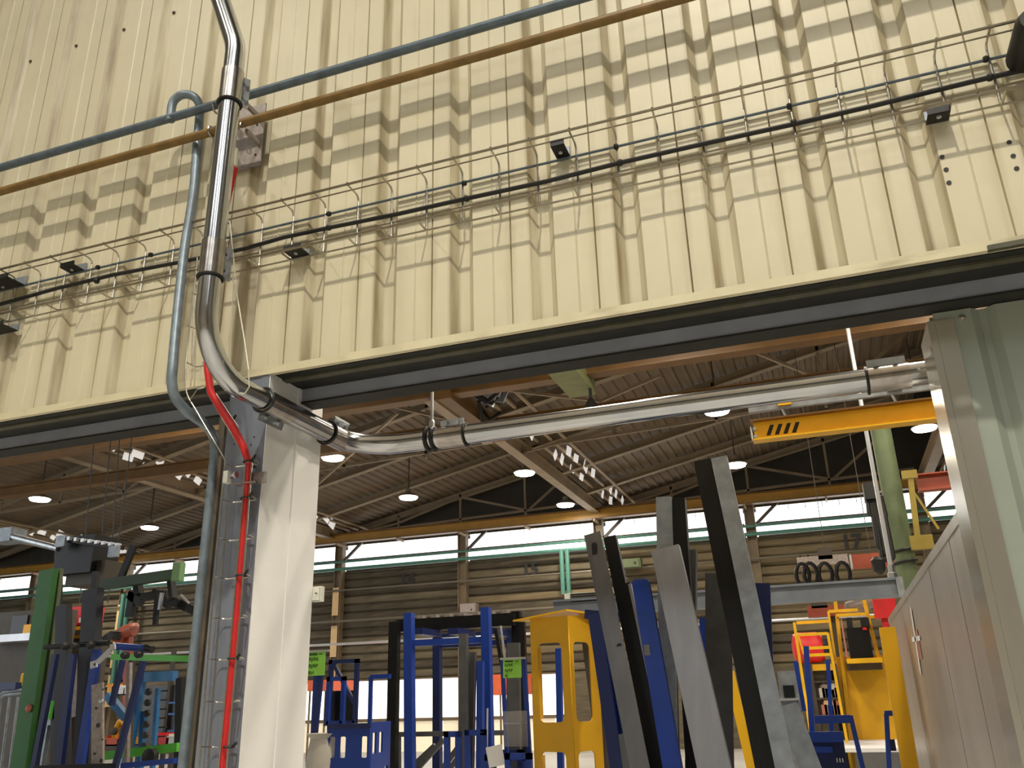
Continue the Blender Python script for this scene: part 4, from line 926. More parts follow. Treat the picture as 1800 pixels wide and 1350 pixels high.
# left blue rack group beside column
br = frame4('blue_rack', 'blue rack with open tube frame right of the left green sign', [(583,1160,628,1275,1.2,'navy'),(579,1190,605,1275,0,'blue')], 9.0, 'blue', 7)
post((583,1160),(625,1240), 6, 10.2, m='navy', parent=br, name='brace', cut=True)
qbox((572,1215),(625,1275), 10.3, .04, 'dark_glass', 'dark_panel', br)
bc = thing('blue_crate', 'blue steel crate with square cut-outs low beside the white column', 'crate', V((at(620,1320,Y=8.4).x, 8.4, 0)))
a = at(577,1277,Y=8.3); b = at(652,1270,Y=8.3); c_ = at(685,1290,Y=9.0)
def crate_side(Pa, Pb, H, n, rows):
    u = (Pb-Pa); u.z = 0; wd = u.length; u.normalize(); O = V((Pa.x, Pa.y, Pa.z-H)); hs = []
    for r in range(rows):
        for i in range(n):
            if (i+r) % 3 == 2: continue
            x0 = wd*(i+.2)/n; x1 = wd*(i+.75)/n; y1 = H-.1-r*.34; hs.append(rrect(x0, y1-.2, x1, y1, .015))
    holed('side_panel', 'blue', [(0,0),(wd,0),(wd,H),(0,H)], hs, (O, u, V((0,0,1))), .02, bc)
crate_side(a, b, a.z-.06, 4, 3); crate_side(b, V((c_.x,c_.y,b.z)), b.z-.06, 3, 3)
MB().bar(a, V((b.x,b.y,a.z)), .05, .05).link('top_rail', 'navy', bc)
post((652,1190),(650,1275), 6, 9.4, m='blue', label='thin blue post above the crate, right part', name='blue_post', cat='post')
a = at(652,1190,Y=9.4); b = at(686,1188,Y=9.4); tag(MB().bar(a, V((b.x,b.y,a.z)), .05, .05).link('blue_rail', 'blue'), 'short blue rail bridging the thin blue post and the black gantry', 'rail')
bg_ = at(553,1290,Y=8.2); 
tag(MB().lathe((bg_.x, 8.4, 0), (0,0,1), [(.14,0),(.17,.4),(.16,.8),(.19,1.1),(.15,bg_.z-.05),(.2,bg_.z)], 12).link('waste_bag', 'bag', None, True), 'pale plastic bag standing low against the white column', 'bag')
for (x0, y0, x1, y1, Yc, lb) in ((840,1187,915,1220,27,'orange container top in front of the bright doorway, behind the portal'),(541,1196,572,1214,26,'orange container glimpsed below the left green sign')):
    a = at(x0, y0, Y=Yc); b = at(x1, y1, Y=Yc); t = thing('orange_container', lb, 'container', V(((a.x+b.x)/2, Yc, 0)))
    MB().box((a.x, Yc, b.z), (b.x, Yc+2, a.z)).link('body', 'orange', t)
    for x_ in (a.x+.05, b.x-.05):
        for y_ in (Yc+.1, Yc+1.9): MB().bar((x_, y_, 0), (x_, y_, b.z), .05).link('leg', 'far_column', t)

# ---------------- machine area at the right (yellow platform)
YMc = 16.0
ym = thing('yellow_machine', 'large yellow machine body with a platform ledge at the right rear', 'machine', V((at(1515,1300,Y=YMc).x, YMc, 0)))
a = at(1466,1155,Y=YMc); b = at(1590,1300,Y=YMc)
MB().box((a.x, YMc, b.z), (b.x, YMc+.8, a.z)).link('body', 'machine_yellow', ym)
MB().box((a.x, YMc+.02, 0), (b.x, YMc+.8, b.z)).link('plinth', 'silver_bright', ym)
qbox((1488,1158),(1552,1164), YMc-.6, .6, 'bright_yellow', 'ledge', ym); qbox((1488,1165),(1552,1176), YMc-.4, .4, 'steel_dark', 'ledge_frame', ym)
post((1468,1055),(1496,1300), 6, YMc-.05, m='machine_yellow', parent=ym, name='rail_post', dep=.08); post((1456,1075),(1470,1170), 4, YMc-.1, m='bright_yellow', parent=ym, name='rail_post', cut=True)
post((1518,1052),(1545,1160), 6, YMc-.1, m='bright_yellow', parent=ym, name='rail_post', cut=True)
for (p_, q_) in (((1456,1075),(1508,1073)),((1470,1082),(1525,1080)),((1400,1095),(1458,1090)),((1525,1085),(1545,1084))):
    aa = at(*p_, Y=YMc-.1); b2 = at(*q_, Y=YMc-.1); MB().bar(aa, V((b2.x,b2.y,aa.z)), .05, .05).link('hand_rail', 'bright_yellow', ym)
bx = thing('control_cabinet', 'black control cabinet standing on the yellow platform ledge', 'cabinet', V((at(1512,1150,Y=15.7).x, 15.7, at(1512,1157,Y=15.5).z)))
qbox((1487,1104),(1536,1157), 15.5, .4, 'black_steel', 'housing', bx); qbox((1480,1088),(1488,1157), 15.45, .1, 'faded_red', 'side_strip', bx)
qbox((1487,1086),(1500,1104), 15.5, .3, 'black', 'vent_hood', bx); qbox((1512,1086),(1530,1104), 15.5, .3, 'black', 'vent_hood', bx); qbox((1516,1103),(1524,1107), 15.47, .02, 'red', 'badge', bx)
yg = thing('yellow_guard_rail', 'small yellow guard rail frame around the red drum', 'rail', V((at(1430,1200,Y=15).x, 15, 0)))
post((1396,1094),(1414,1215), 4.5, 15, m='bright_yellow', parent=yg, name='rail_post'); post((1403,1116),(1413,1150), 3, 15, m='bright_yellow', parent=yg, name='rail_post', cut=True)
post((1455,1113),(1466,1175), 4.5, 15, m='bright_yellow', parent=yg, name='rail_post')
for (p_, q_) in (((1403,1116),(1455,1113)),((1408,1140),(1460,1138)),((1418,1152),(1462,1150))):
    aa = at(*p_, Y=15); b2 = at(*q_, Y=15); MB().bar(aa, V((b2.x,b2.y,aa.z)), .045, .04).link('hand_rail', 'bright_yellow', yg)
q = at(1420,1138,Y=15.5); rd = MB().lathe(q+V((-.26,.3,0)), (1,0,0), [(.1,0),(.24,.04),(.26,.1),(.26,.42),(.2,.50)], 18).link('red_drum', 'red', None, True); tag(rd, 'round red drum behind the small yellow guard rail', 'drum')
MB().box(q+V((-.2,.2,-1.7)), q+V((.3,.4,-.2))).link('stand', 'steel_dark', rd); MB().lathe(q+V((.22,.25,.0)), (0,-1,0), [(.14,0),(.14,.1),(.05,.14)], 12).link('motor_cap', 'black', rd)
q = at(1552,1066,Y=15.6); tag(MB().box(q+V((-.14,0,-.18)), q+V((.2,.3,.14))).box(q+V((-.05,.1,-.9)), q+V((.05,.2,-.18))).link('red_cover', 'red'), 'red cover piece just under the galvanised beam at the sheet wall', 'cover')
dk = thing('dark_shelf', 'dark shelf rack full of small parts below the red drum', 'shelf', V((at(1452,1250,Y=15.6).x, 15.6, 0)))
a = at(1424,1168,Y=15.6); b = at(1482,1262,Y=15.6)
MB().box((a.x, 16.0, 0), (b.x, 16.05, a.z)).link('back_panel', 'black', dk)
for xx_ in (a.x, b.x): MB().bar((xx_, 15.6, 0), (xx_, 15.6, a.z), .05, .05).link('post', 'steel_dark', dk)
for i, m in ((0,'machine_yellow'),(1,'steel_dark'),(2,'steel_dark'),(3,'steel_dark')):
    z = a.z-(a.z-b.z)*i/3.2; MB().box((a.x, 15.6, z-.1 if i == 0 else z-.03), (b.x, 16, z)).link('shelf_board', m, dk)
random.seed(4)
for i in range(12):
    r_ = 1+i//6; x_ = a.x+.08+(i % 6)*(b.x-a.x-.1)/6; z = a.z-(a.z-b.z)*(r_+1)/3.2; h_ = random.uniform(.12,.24)
    cc = random.choice(['bag','faded_red','peach_paint','plate_steel']); o = MB().box((x_, 15.62, z), (x_+.09, 15.75, z+h_)).box((x_+.025, 15.66, z+h_), (x_+.065, 15.7, z+h_+.04)).link('small_container', cc)
    tag(o, {'bag':'pale grey','faded_red':'dull red','peach_paint':'peach','plate_steel':'steel grey'}[cc]+' small container, '+('leftmost','second from left','third from left','third from right','second from right','rightmost')[i % 6]+' on the '+('upper','lower')[i//6]+' row of the dark shelf', 'container', 'small containers on the dark shelf')
yc = post((1559,1103),(1600,1350), 26, 9.6, m='machine_yellow', kind='chan', dep=.10, label='ochre yellow channel post in front of the steel sheet booth', cat='post', name='yellow_post')
# blue rack right foreground
rb = thing('blue_stillage', 'blue stillage rack with tall corner posts left of the ochre post', 'rack', V((at(1450,1300,Y=9.2).x, 9.2, 0)))
post((1417,1136),(1432,1350), 9, 9.3, m='blue', parent=rb); post((1398,1162),(1414,1250), 7, 9.5, m='blue', parent=rb, cut=True); post((1455,1160),(1466,1350), 7, 9.6, m='blue', parent=rb)
for (p_, q_, w_) in (((1432,1265),(1495,1258),.07),((1385,1296),(1480,1286),.09),((1420,1318),(1463,1316),.05)):
    aa = at(*p_, Y=9.1); b2 = at(*q_, Y=9.1); MB().bar(aa, V((b2.x,b2.y,aa.z)), w_, .06).link('rail', 'blue', rb)
post((1495,1258),(1512,1330), 8, 9.1, m='blue', parent=rb)
qbox((1425,1290),(1490,1350), 9.2, .5, 'navy', 'body', rb)
for i in range(3): qbox((1470+i*5,1333),(1473+i*5,1340), 9.18, .02, 'paper', 'hatch_mark', rb)
bkt = thing('blue_bracket', 'small blue bracket frame left of the ochre post', 'bracket', V((at(1562,1300,Y=9.8).x, 9.8, 0)))
post((1558,1254),(1563,1350), 8, 9.8, m='blue', parent=bkt); a = at(1555,1254,Y=9.8); MB().bar(a, a+V((.14,0,0)), .05, .05).link('rail', 'blue', bkt)
qbox((1558,1300),(1576,1320), 9.8, .05, 'navy', 'plate', bkt)
a = at(1500,1312,Z=.9); tb_ = thing('work_table', 'pale topped table low behind the blue stillage', 'table', V((a.x, a.y, 0)))
MB().box(a+V((-1.2,-.5,-.05)), a+V((1.6,2.4,0))).link('tabletop', 'paper', tb_)
for sx in (-1.1, 1.5):
    for sy in (-.4, 2.3): MB().bar(V((a.x+sx, a.y+sy, 0)), a+V((sx, sy, -.05)), .06, .06).link('leg', 'steel_dark', tb_)
# yellow sliver between profiles
post((1282,1180),(1312,1310), 16, 9.5, m='bright_yellow', dep=.05, label='slanted bright yellow bar seen between the grey plate and the black channel', name='yellow_bar', cat='bar')

# ---------------- green column, yellow jib and black chains at right
gc = thing('green_column', 'pale green painted round column behind the hanging rod', 'column', V((at(1585,900,Y=14).x, 14, 0)))
xg1 = at(1571,880,Y=14).x
MB().tube([(xg1, 14, 0), (xg1, 14, at(1552,752,Y=14).z)], .15, 20).link('shaft', 'pale_green', gc, True)
for (px, py) in ((1585,965),(1592,985)):
    z = at(px,py,Y=13.8).z; MB().tube([V((xg1+cos(2*pi*k/16)*.165, 14+sin(2*pi*k/16)*.165, z+.02*cos(2*pi*k/16))) for k in range(16)], .02, 6, True).link('band', 'black', gc)
jb_ = thing('yellow_jib', 'olive yellow jib frame with a diagonal brace beside the green column', 'frame', V((at(1610,900,Y=13.6).x, 13.6, 3.4)))
post((1600,838),(1615,965), 9, 13.6, m='jib_yellow', parent=jb_, name='mast', cut=True)
post((1606,865),(1650,930), 4, 13.6, m='jib_yellow', parent=jb_, name='brace', cut=True)
for (p_, q_, w_) in (((1585,836),(1612,834),.12),((1600,955),(1640,950),.2)):
    aa = at(*p_, Y=13.6); b2 = at(*q_, Y=13.6); MB().bar(aa, V((b2.x,b2.y,aa.z)), w_, .1).link('arm', 'jib_yellow', jb_)
aa = at(1612,850,Y=14.2); b2 = at(1700,836,Y=14.2)
tag(MB().ibeam(aa, V((b2.x+2,b2.y,aa.z)), .2, .26, .02).link('brown_beam', 'rust_red'), 'brown steel beam running right from the jib mast to the door post', 'beam')
ch = thing('chain_hoist', 'black chain hoist hanging in loops in front of the clerestory windows', 'hoist', V((at(1535,870,Y=13).x, 13, at(1535,990,Y=13).z)))
qbox((1516,848),(1548,875), 13, .3, 'black', 'hoist_body', ch)
for i, (x0, x1, yb2) in enumerate(((1525,1531,905),(1538,1548,912),(1530,1540,965),(1534,1548,985),(1541,1536,975))):
    a = at(x0, 872, Y=13.1); b = at(x1, 872, Y=13.1); m_ = at((x0+x1)/2+4, yb2, Y=13.1)
    MB().tube(fillet([a, V((a.x-.02,13.1,m_.z)), V((b.x+.02,13.1,m_.z)), b], .05, 4), .035, 6).link('chain', 'black', ch)
MB().lathe(at(1543,985,Y=13.1), (0,0,-1), [(.05,-.05),(.1,0),(.08,.15),(.02,.2)], 10).link('hook_block', 'black', ch, True)
q = at(1496,985,Y=15); b = at(1572,985,Y=15)
rh = thing('red_crane_arm', 'rust red box beam hanging below the painted 17', 'beam', V((at(1530,985,Y=15).x, 15, at(1530,996,Y=15).z)))
a0_ = at(1496,975,Y=15); a1_ = at(1570,996,Y=15); MB().box((a0_.x, 15, a1_.z+.02), (a1_.x+.1, 15.2, a0_.z)).link('box_beam', 'rust_red', rh)
MB().box((a0_.x-.03, 14.98, a1_.z+.02), (a0_.x, 15.22, a0_.z)).link('end_cap', 'silver_bright', rh)
MB().bar((a0_.x+.3, 15.1, a0_.z), (a0_.x+.3, 15.1, 8.3), .012).link('hanger', 'steel_dark', rh)
ga_ = thing('grey_crane_arm', 'grey box arm hanging left of the rust red beam', 'beam', V((at(1440,985,Y=16).x, 16, at(1440,988,Y=16).z)))
qbox((1400,980),(1492,990), 16, .15, 'plate_steel', 'arm', ga_); qbox((1436,963),(1464,982), 16, .15, 'steel_dark', 'motor', ga_)
MB().bar(at(1450,966,Y=16.1), V((at(1450,966,Y=16.1).x, 16.1, 8.3)), .012).link('hanger', 'steel_dark', ga_)
for i, (px, py) in enumerate(((1411,1011),(1425,1010),(1451,1010),(1482,1009))):
    q = at(px, py, Y=16); loop = [q+V((cos(2*pi*k/16)*.11, .02*k/16, sin(2*pi*k/16)*.2)) for k in range(16)]
    o = MB().tube(loop, .035, 6, True).tube([q+V((0,.1,.19)), q+V((0,.1,.36))], .012, 5).link('cable_loop', 'black_steel'); tag(o, ('leftmost','second from the left','third from the left','rightmost')[i]+' of the dark cable loops hung under the grey crane arm', 'cable', 'cable loops under the crane arm')
rm = thing('red_motor_beam', 'dull red machine beam behind the yellow hand rails', 'machine', V((at(1450,1070,Y=18).x, 18, at(1450,1080,Y=18).z)))
qbox((1418,1066),(1505,1080), 18, .3, 'rust_red', 'beam', rm); qbox((1425,1056),(1455,1068), 18, .3, 'steel_dark', 'motor', rm)
MB().bar(at(1460,1070,Y=18.2), V((at(1460,1070,Y=18.2).x, 18.2, 0)), .12).link('leg', 'steel_dark', rm)
q = at(1515,1062,Y=17); tag(MB().lathe(q, (1,0,.25), [(.06,-.3),(.12,-.26),(.12,.26),(.07,.3)], 12).link('grey_cylinder', 'plate_steel', None, True), 'grey cylinder lying above the yellow hand rail', 'cylinder')

# ================================================================ LEFT GROUP
YLg = 9.0
gp = post((86,1002),(36,1350), 32, YLg, 8.9, m='green', dep=.09, label='broad bright green post at the left of the opening', cat='post', name='green_post')
post((104,1000),(60,1350), 14, YLg+.12, 9.0, m='pale_green', dep=.06, label='shaded grey-green flange right behind the broad green post', cat='post', name='green_post')
dm = thing('dark_machine_head', 'dark machine head with bright clips at the top of the left group', 'machine', V((at(160,1000,Y=9.6).x, 9.6, 2.6)))
qbox((106,945),(158,1005), 9.6, .5, 'black_steel', 'housing', dm); qbox((120,990),(180,1025), 9.7, .4, 'steel_dark', 'lower_housing', dm)
for i in range(9):
    q = at(112+i*12, 946+i*1.6, Y=9.5); MB().box(q+V((-.03,-.04,-.02)), q+V((.02,.04,.03))).link('clip', 'silver_bright', dm)
MB().bar(at(110,948,Y=9.55), at(215,963,Y=9.55), .06, .08).link('top_bar', 'black', dm)
for (px, py) in ((106,950),(198,968)): qbox((px-7,py-8),(px+6,py+10), 9.45, .06, 'zinc', 'reflector', dm)
post((0,938),(103,964), 11, 9.8, 9.6, m='galvanised', parent=dm, name='arm_tube', kind='tube', cut=True)
qbox((-14,930),(16,950), 9.7, .3, 'zinc', 'arm_end', dm)
post((104,950),(96,1350), 10, 9.9, m='black_steel', parent=dm, name='mast')
# green cantilever arm
ga2 = thing('green_jib', 'dark green horizontal arm with a bright green end plate in front of the windows', 'beam', V((at(240,1010,Y=9).x, 9, at(240,1030,Y=9).z)))
a = at(180,1028,Y=9.0); b = at(306,1010,Y=9.0); MB().bar(a, b, .13, .10).link('arm', mat('dark_green', s2l(52, 74, 50), .5, 0, .1, 4), ga2)
qbox((304,989),(314,1020), 8.95, .1, 'light_green', 'end_plate', ga2)
post((236,958),(212,1018), 12, 9.1, m='black_steel', dep=.05, parent=ga2, name='upright', cut=True); post((168,1005),(160,1350), 9, 9.2, m='black_steel', parent=ga2, name='mast')
for i, (p_, q_) in enumerate((((228,1045),(250,1060)),((235,1040),(228,1085)),((252,1050),(290,1045)),((270,1040),(300,1065)),((300,1055),(330,1068)),((318,1060),(345,1075)))):
    post(p_, q_, 14, 9.2, m='black', dep=.08, parent=ga2, name='clamp', cut=True)
post((277,1042),(273,1098), 7, 9.0, m='black_steel', parent=ga2, name='drop_arm', cut=True); post((285,1042),(280,1072), 5, 8.95, m='galvanised', parent=ga2, name='clamp_face', cut=True)
post((318,1045),(332,1060), 3, 8.95, m='silver_bright', parent=ga2, name='clamp_bolt', cut=True)
post((240,1015),(245,1045), 10, 9.2, m='black', dep=.1, parent=ga2, name='hanger', cut=True); post((300,1015),(305,1055), 8, 9.2, m='black', dep=.1, parent=ga2, name='hanger', cut=True)
DG = 'dark posts standing in the left rack'
post((164,1036),(148,1350), 32, 8.7, m=mat('slate_steel', s2l(38, 41, 50), .45, .2, .1, 6), kind='chan', dep=.12, label='broadest dark slate post, centre of the left rack', cat='post', name='dark_post', group=DG)
post((112,1064),(110,1350), 24, 8.9, m='slate_steel', kind='chan', dep=.1, label='dark slate post left of the broadest one', cat='post', name='dark_post', group=DG)
post((98,1150),(60,1350), 10, 8.5, m='navy', dep=.06, label='navy post against the green post', cat='post', name='navy_post', group=DG)
post((128,1150),(104,1350), 14, 8.5, m='navy', dep=.06, label='navy post left of the pale wedge', cat='post', name='navy_post', group=DG)
post((171,1142),(140,1350), 14, 8.3, m='blue', dep=.06, label='blue post under the silver link plate', cat='post', name='blue_post', group=DG)
post((216,1160),(196,1240), 8, 8.4, m='navy', dep=.05, label='slim navy strut hanging from the rail end, left one', cat='strut', name='navy_strut', cut=True)
post((252,1162),(202,1350), 10, 8.4, m='navy', dep=.05, label='slim navy strut slanting down from the rail end, right one', cat='strut', name='navy_strut')
post((228,1165),(226,1230), 7, 9.3, m='plate_steel', dep=.05, label='pale upright behind the slanting navy struts', cat='post', name='steel_post')
post((132,1158),(130,1260), 8, 8.8, m='plate_steel', dep=.02, label='pale narrow wedge plate between the dark posts', cat='plate', name='steel_plate', cut=True)
hp = post((172,1202),(172,1350), 24, 8.1, m='plate_steel', dep=.03, label='grey perforated plate standing in front of the left rack', cat='plate', name='perforated_plate')
for (px, py, r_) in ((181,1212,.012),(169,1245,.014),(172,1275,.026),(180,1300,.012),(166,1325,.014),(178,1337,.02)):
    MB().lathe(at(px, py, Y=8.08), (0,-1,0), [(r_,0),(r_*.95,.003)], 10).link('hole', 'black', hp)
MB().lathe(at(179,1232,Y=8.06), (0,-1,0), [(.03,0),(.03,.03),(.015,.04)], 8).link('bolt', 'galvanised', hp)
rl = thing('clamp_rail', 'dark clamp rail with a blue end tube crossing the top of the left rack', 'rail', V((at(170,1138,Y=8.3).x, 8.3, at(170,1142,Y=8.3).z)))
post((80,1138),(190,1130), 9, 8.25, m='black_steel', kind='tube', parent=rl, name='rail', cut=True)
post((205,1136),(258,1140), 12, 8.25, m='blue', kind='tube', parent=rl, name='end_tube', cut=True); post((256,1138),(268,1142), 13, 8.25, m='black', kind='tube', parent=rl, name='end_knob', cut=True)
for (px, py) in ((113,1136),(130,1136),(158,1134),(218,1152),(242,1150)): MB().lathe(at(px, py, Y=8.15), (0,-1,0), [(.04,-.05),(.045,.0),(.03,.03)], 10).link('knob', 'black', rl)
lk = thing('link_plate', 'silver bent link plate bolted to the blue post', 'plate', at(180, 1160, Y=8.1))
post((198,1132),(199,1142), 10, 8.1, m='silver_bright', dep=.02, parent=lk, name='upper_end', cut=True); post((195,1142),(172,1164), 9, 8.1, m='silver_bright', dep=.02, parent=lk, name='arm', cut=True); post((165,1162),(165,1174), 14, 8.1, m='silver_bright', dep=.02, parent=lk, name='lower_end', cut=True)
MB().lathe(at(166,1168,Y=8.08), (0,-1,0), [(.014,0),(.013,.003)], 8).link('hole', 'black', lk)
tag(post((62,1350),(200,1346), 8, 8.0, m='black_steel', dep=.06, name='lower_rail', cut=True), 'black lower rail along the bottom of the left rack', 'rail')
tag(post((215,1346),(308,1337), 9, 8.2, m='blue', dep=.06, name='lower_rail', cut=True), 'blue lower rail at the bottom right of the left rack', 'rail')
# bright green machine bed rails
tag(post((190,1328),(316,1313), 14, 9.6, m='bright_green', dep=.12, name='green_rail', cut=True), 'bright green bed rail low beside the riser pipe', 'rail')
tag(post((200,1155),(336,1158), 10, 10.4, m='bright_green', dep=.12, name='green_rail', cut=True), 'bright green bed rail at mid height behind the blue end tube', 'rail')
MB_ = MB().lathe(at(268,1330,Y=9.4), (0,-1,0), [(.10,0),(.10,.08),(.06,.1)], 12).link('hand_wheel', 'black', None, True); tag(MB_, 'black hand wheel on the lower bright green rail', 'wheel')
gmch = thing('green_machine_legs', 'dark legs carrying the two green bed rails', 'stand', V((at(300,1330,Y=9.9).x, 9.9, 0)))
post((318,1192),(314,1350), 12, 10.2, m='black_steel', parent=gmch, name='leg'); post((232,1160),(226,1350), 8, 10.5, m='steel_dark', parent=gmch, name='leg')
lb = thing('light_blue_frame', 'light blue machine frame behind the navy struts', 'frame', V((at(260,1300,Y=10.8).x, 10.8, 0)))
a = at(258,1190,Y=10.8); b = at(308,1187,Y=10.8); MB().bar(a, V((b.x,b.y,a.z)), .14, .12).link('top_beam', 'light_blue', lb)
post((250,1190),(228,1310), 12, 10.8, m='light_blue', parent=lb, name='leg'); post((190,1222),(222,1262), 12, 10.6, m='light_blue', parent=lb, name='brace', cut=True)
post((278,1210),(268,1350), 7, 10.9, m='light_blue', parent=lb, name='leg'); post((254,1250),(246,1350), 9, 10.9, m='light_blue', parent=lb, name='leg')
for i in range(6): MB().lathe(at(263-i*1.4,1216+i*19,Y=10.75), (0,-1,0), [(.05,0),(.05,.05)], 8).link('roller', 'black', lb)
for i in range(7): MB().bar(at(280-i,1215+i*16,Y=11.0), at(296-i,1214+i*16,Y=11.0), .02).link('rung', 'steel_dark', lb)
for i, (px, py, s) in enumerate(((316,1218,'upper'),(315,1238,'middle'),(313,1268,'lower'))):
    q = at(px, py, Y=12); tag(MB().box(q+V((-.07,0,-.13)), q+V((.07,.1,.11))).box(q+V((-.03,.02,.11)), q+V((.03,.06,.16))).box(q+V((-.3,.12,-.16)), q+V((.3,.2,-.13))).link('blue_canister', 'blue_label', ), s+' blue labelled canister beside the riser pipe', 'canister', 'blue canisters')
rp_ = thing('red_machine_cover', 'red machine cover above a yellow bracket, behind the dark posts', 'machine', V((at(136,1100,Y=15).x, 15, 0)))
qbox((124,1067),(149,1100), 15, .5, 'red', 'cover', rp_); qbox((123,1100),(146,1120), 15, .4, 'crane_yellow', 'bracket', rp_); qbox((126,1108),(141,1116), 14.97, .03, 'steel_dark', 'opening', rp_); qbox((139,1086),(146,1094), 14.97, .03, 'paper', 'label_patch', rp_)
qbox((128,1120),(142,1350), 15.1, .3, 'steel_dark', 'stand', rp_)
gr = thing('grey_robot_stand', 'small grey stand with red beacon between green and dark posts', 'machine', V((at(86,1250,Y=9.9).x, 9.9, 0)))
qbox((82,1195),(99,1275), 9.9, .15, 'zinc', 'body', gr); qbox((75,1232),(86,1264), 9.8, .05, 'bright_green', 'panel', gr)
MB().lathe(at(95,1190,Y=9.9), (0,0,1), [(.04,0),(.04,.05),(.02,.08)], 10).link('beacon', 'red', gr, True); post((84,1275),(72,1350), 10, 9.9, m='zinc', parent=gr, name='leg')
tag(MB().lathe(at(40,1206,Y=10.5), (0,0,1), [(.045,0),(.05,.02),(.05,.17),(.03,.19)], 12).link('yellow_lamp', 'bright_yellow', None, True), 'yellow beacon cylinder left of the green post', 'lamp')
pr_ = thing('parts_rack', 'dark shelving rack carrying the blue canisters beside the riser pipe', 'rack', V((at(315,1240,Y=12.1).x, 12.1, 0)))
for dx in (-.35, .35): MB().bar(V((at(315,1240,Y=12.1).x+dx, 12.25, 0)), V((at(315,1240,Y=12.1).x+dx, 12.25, 2.6)), .06).link('upright', 'steel_dark', pr_)
bl = thing('blue_basket', 'grey-blue tubular basket at the left edge, below the yellow beacon', 'basket', V((at(20,1300,Y=10.5).x, 10.5, 0)))
a = at(-10,1208,Y=10.5); b = at(42,1204,Y=10.5); MB().bar(a, V((b.x,b.y,a.z)), .1, .3).link('top_beam', 'navy', bl)
for dz in (0, .1): 
    MB().tube(fillet([at(-8,1240-dz*60,Y=10.4), at(6,1222-dz*60,Y=10.4), at(44,1218-dz*60,Y=10.4)], .1), .022, 8).link('tube_rail', 'zinc', bl, True)
for i in range(3): post((2+i*15,1225),(-12+i*15,1340), 4, 10.4, m='zinc', kind='tube', parent=bl, name='tube_bar')
for i, (px, py, h_) in enumerate(((20,1070,60),(60,1055,30))): pass
ds_ = thing('dark_switchboard', 'dark switchboard panel at the left edge behind the green post', 'cabinet', V((at(25,1120,Y=14).x, 14, 0)))
qbox((-30,1118),(56,1125), 13.6, .4, 'silver_bright', 'ledge', ds_); qbox((-40,1080),(60,1350), 14, .5, 'steel_dark', 'body', ds_); qbox((22,1083),(44,1112), 13.95, .06, 'dark_glass', 'screen', ds_); qbox((42,1098),(56,1113), 13.9, .08, 'crane_yellow', 'bin', ds_)
q = at(54,1245,Y=8.9); kn = MB().lathe(q, (0,-1,0), [(.045,0),(.05,.04),(.02,.07)], 10).link('red_knob', 'faded_red', gp, True)
# wires hanging in front of the roof
for i, (p_, q_) in enumerate((((165,775),(140,1060)),((195,768),(170,1040)),((210,770),(190,1060)),((232,765),(205,980)))):
    post(p_, q_, 1.5, 11.0, m='cable_black', dep=.011, label=('leftmost','second','third','rightmost')[i]+' of the thin vertical cables hanging left of the riser pipe', cat='cable', name='hanging_cable', group='thin hanging cables', cut=True, zt=8.3)

# clutter behind the left rack
def bin_(px0, py0, px1, py1, Y, m, label, name='parts_bin'):
    a = at(px0, py0, Y=Y); b = at(px1, py1, Y=Y); t = thing(name, label, 'bin', V(((a.x+b.x)/2, Y, b.z)))
    MB().box((a.x, Y, b.z), (b.x, Y+.25, b.z+.02)).box((a.x, Y, b.z), (b.x, Y+.012, a.z)).box((a.x, Y+.24, b.z), (b.x, Y+.25, a.z+.03)).box((a.x, Y, b.z), (a.x+.012, Y+.25, a.z+.03)).box((b.x-.012, Y, b.z), (b.x, Y+.25, a.z+.03)).link('tray', m, t)
    MB().box((a.x-.02, Y-.01, a.z-.02), (b.x+.02, Y+.0, a.z)).link('rim', m, t); return t
wb = thing('work_bench', 'dark cluttered bench behind the slanting navy struts', 'bench', V((at(215,1320,Y=11.6).x, 11.6, 0)))
z_b = at(215,1311,Y=11.5).z; xa_ = at(180,1311,Y=11.5).x; xb_ = at(312,1311,Y=11.5).x
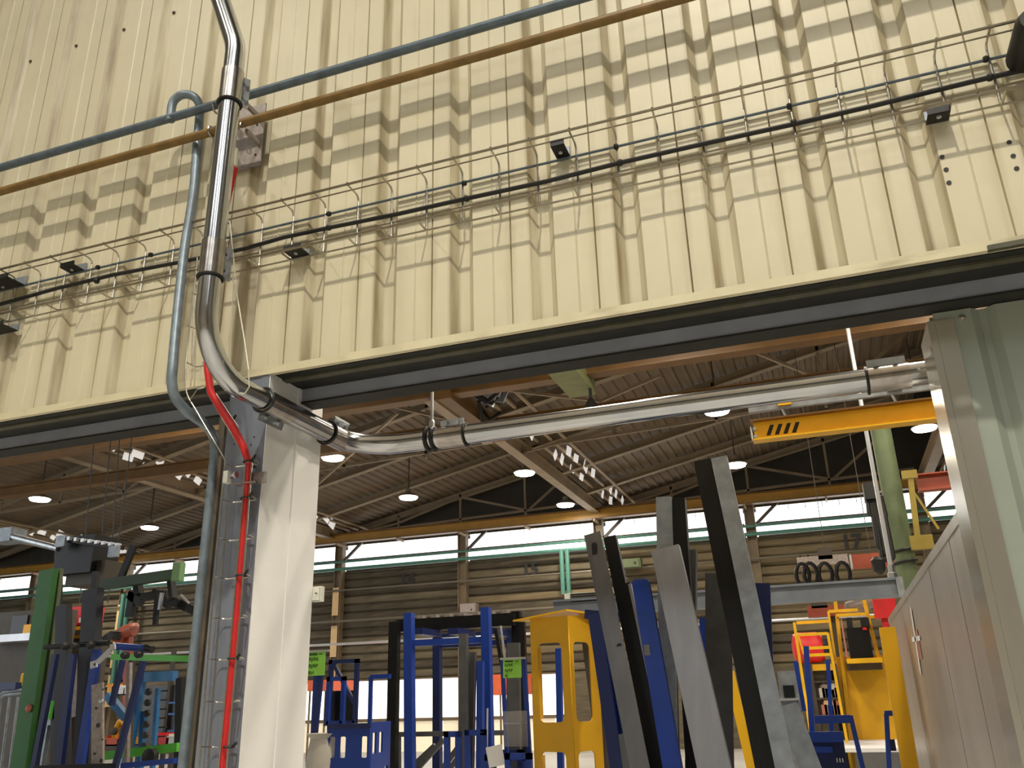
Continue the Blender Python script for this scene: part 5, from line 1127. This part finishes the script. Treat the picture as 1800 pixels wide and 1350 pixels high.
MB().box((xa_, 11.4, z_b-.06), (xb_, 12.3, z_b)).link('bench_top', 'steel_dark', wb)
for x_ in (xa_+.05, xb_-.05):
    for y_ in (11.45, 12.25): MB().bar((x_, y_, 0), (x_, y_, z_b-.06), .06).link('leg', 'steel_dark', wb)
MB().box((xa_, 12.28, z_b), (xb_, 12.3, z_b+.9)).link('back_board', 'grey_steel', wb)
bin_(187,1297,206,1311,11.5,'orange','orange bin on the cluttered bench beside the perforated plate')
bin_(222,1300,232,1311,11.5,'crane_yellow','yellow bin on the cluttered bench behind the right navy strut')
bin_(278,1292,292,1311,11.5,'red','red bin at the right end of the cluttered bench')
bin_(296,1294,306,1311,11.5,'white_plastic','pale bin at the far right end of the cluttered bench')
bin_(188,1205,196,1220,12.2,'crane_yellow','small yellow bin hanging high on the bench back board')
bin_(208,1208,217,1222,12.2,'paper','small white bin hanging high on the bench back board')
ya_ = thing('yellow_robot_arm', 'bent yellow tool arm standing on the cluttered bench', 'tool', at(203,1290,Y=11.6))
MB().tube(fillet([at(200,1310,Y=11.6), at(203,1285,Y=11.6), at(213,1265,Y=11.6), at(220,1272,Y=11.6)], .1), .05, 8).link('arm', 'crane_yellow', ya_, True); MB().lathe(at(203,1285,Y=11.52), (0,-1,0), [(.06,0),(.06,.06),(.02,.08)], 10).link('joint', 'steel_dark', ya_)
ba_ = thing('brown_machine_arm', 'rusty brown machine arm with cables in front of the turquoise drop pipes', 'machine', at(220,1120,Y=13))
MB().tube(smooth([at(207,1128,Y=13), at(214,1114,Y=13), at(228,1108,Y=13), at(236,1106,Y=13)]), .12, 10).link('arm', 'rust_red', ba_, True)
MB().lathe(at(236,1105,Y=12.9), (0,0,1), [(.06,0),(.09,.04),(.05,.1)], 10).link('cap', 'faded_red', ba_, True)
post((226,1115),(224,1350), 12, 13.1, m='rust_red', parent=ba_, name='mast')
for k in range(4): MB().tube(smooth([at(180+k*3,1122+k*4,Y=12.9), at(195,1112+k*3,Y=12.8), at(212,1112+k*4,Y=12.9)]), .03, 6).link('hose', 'black', ba_)
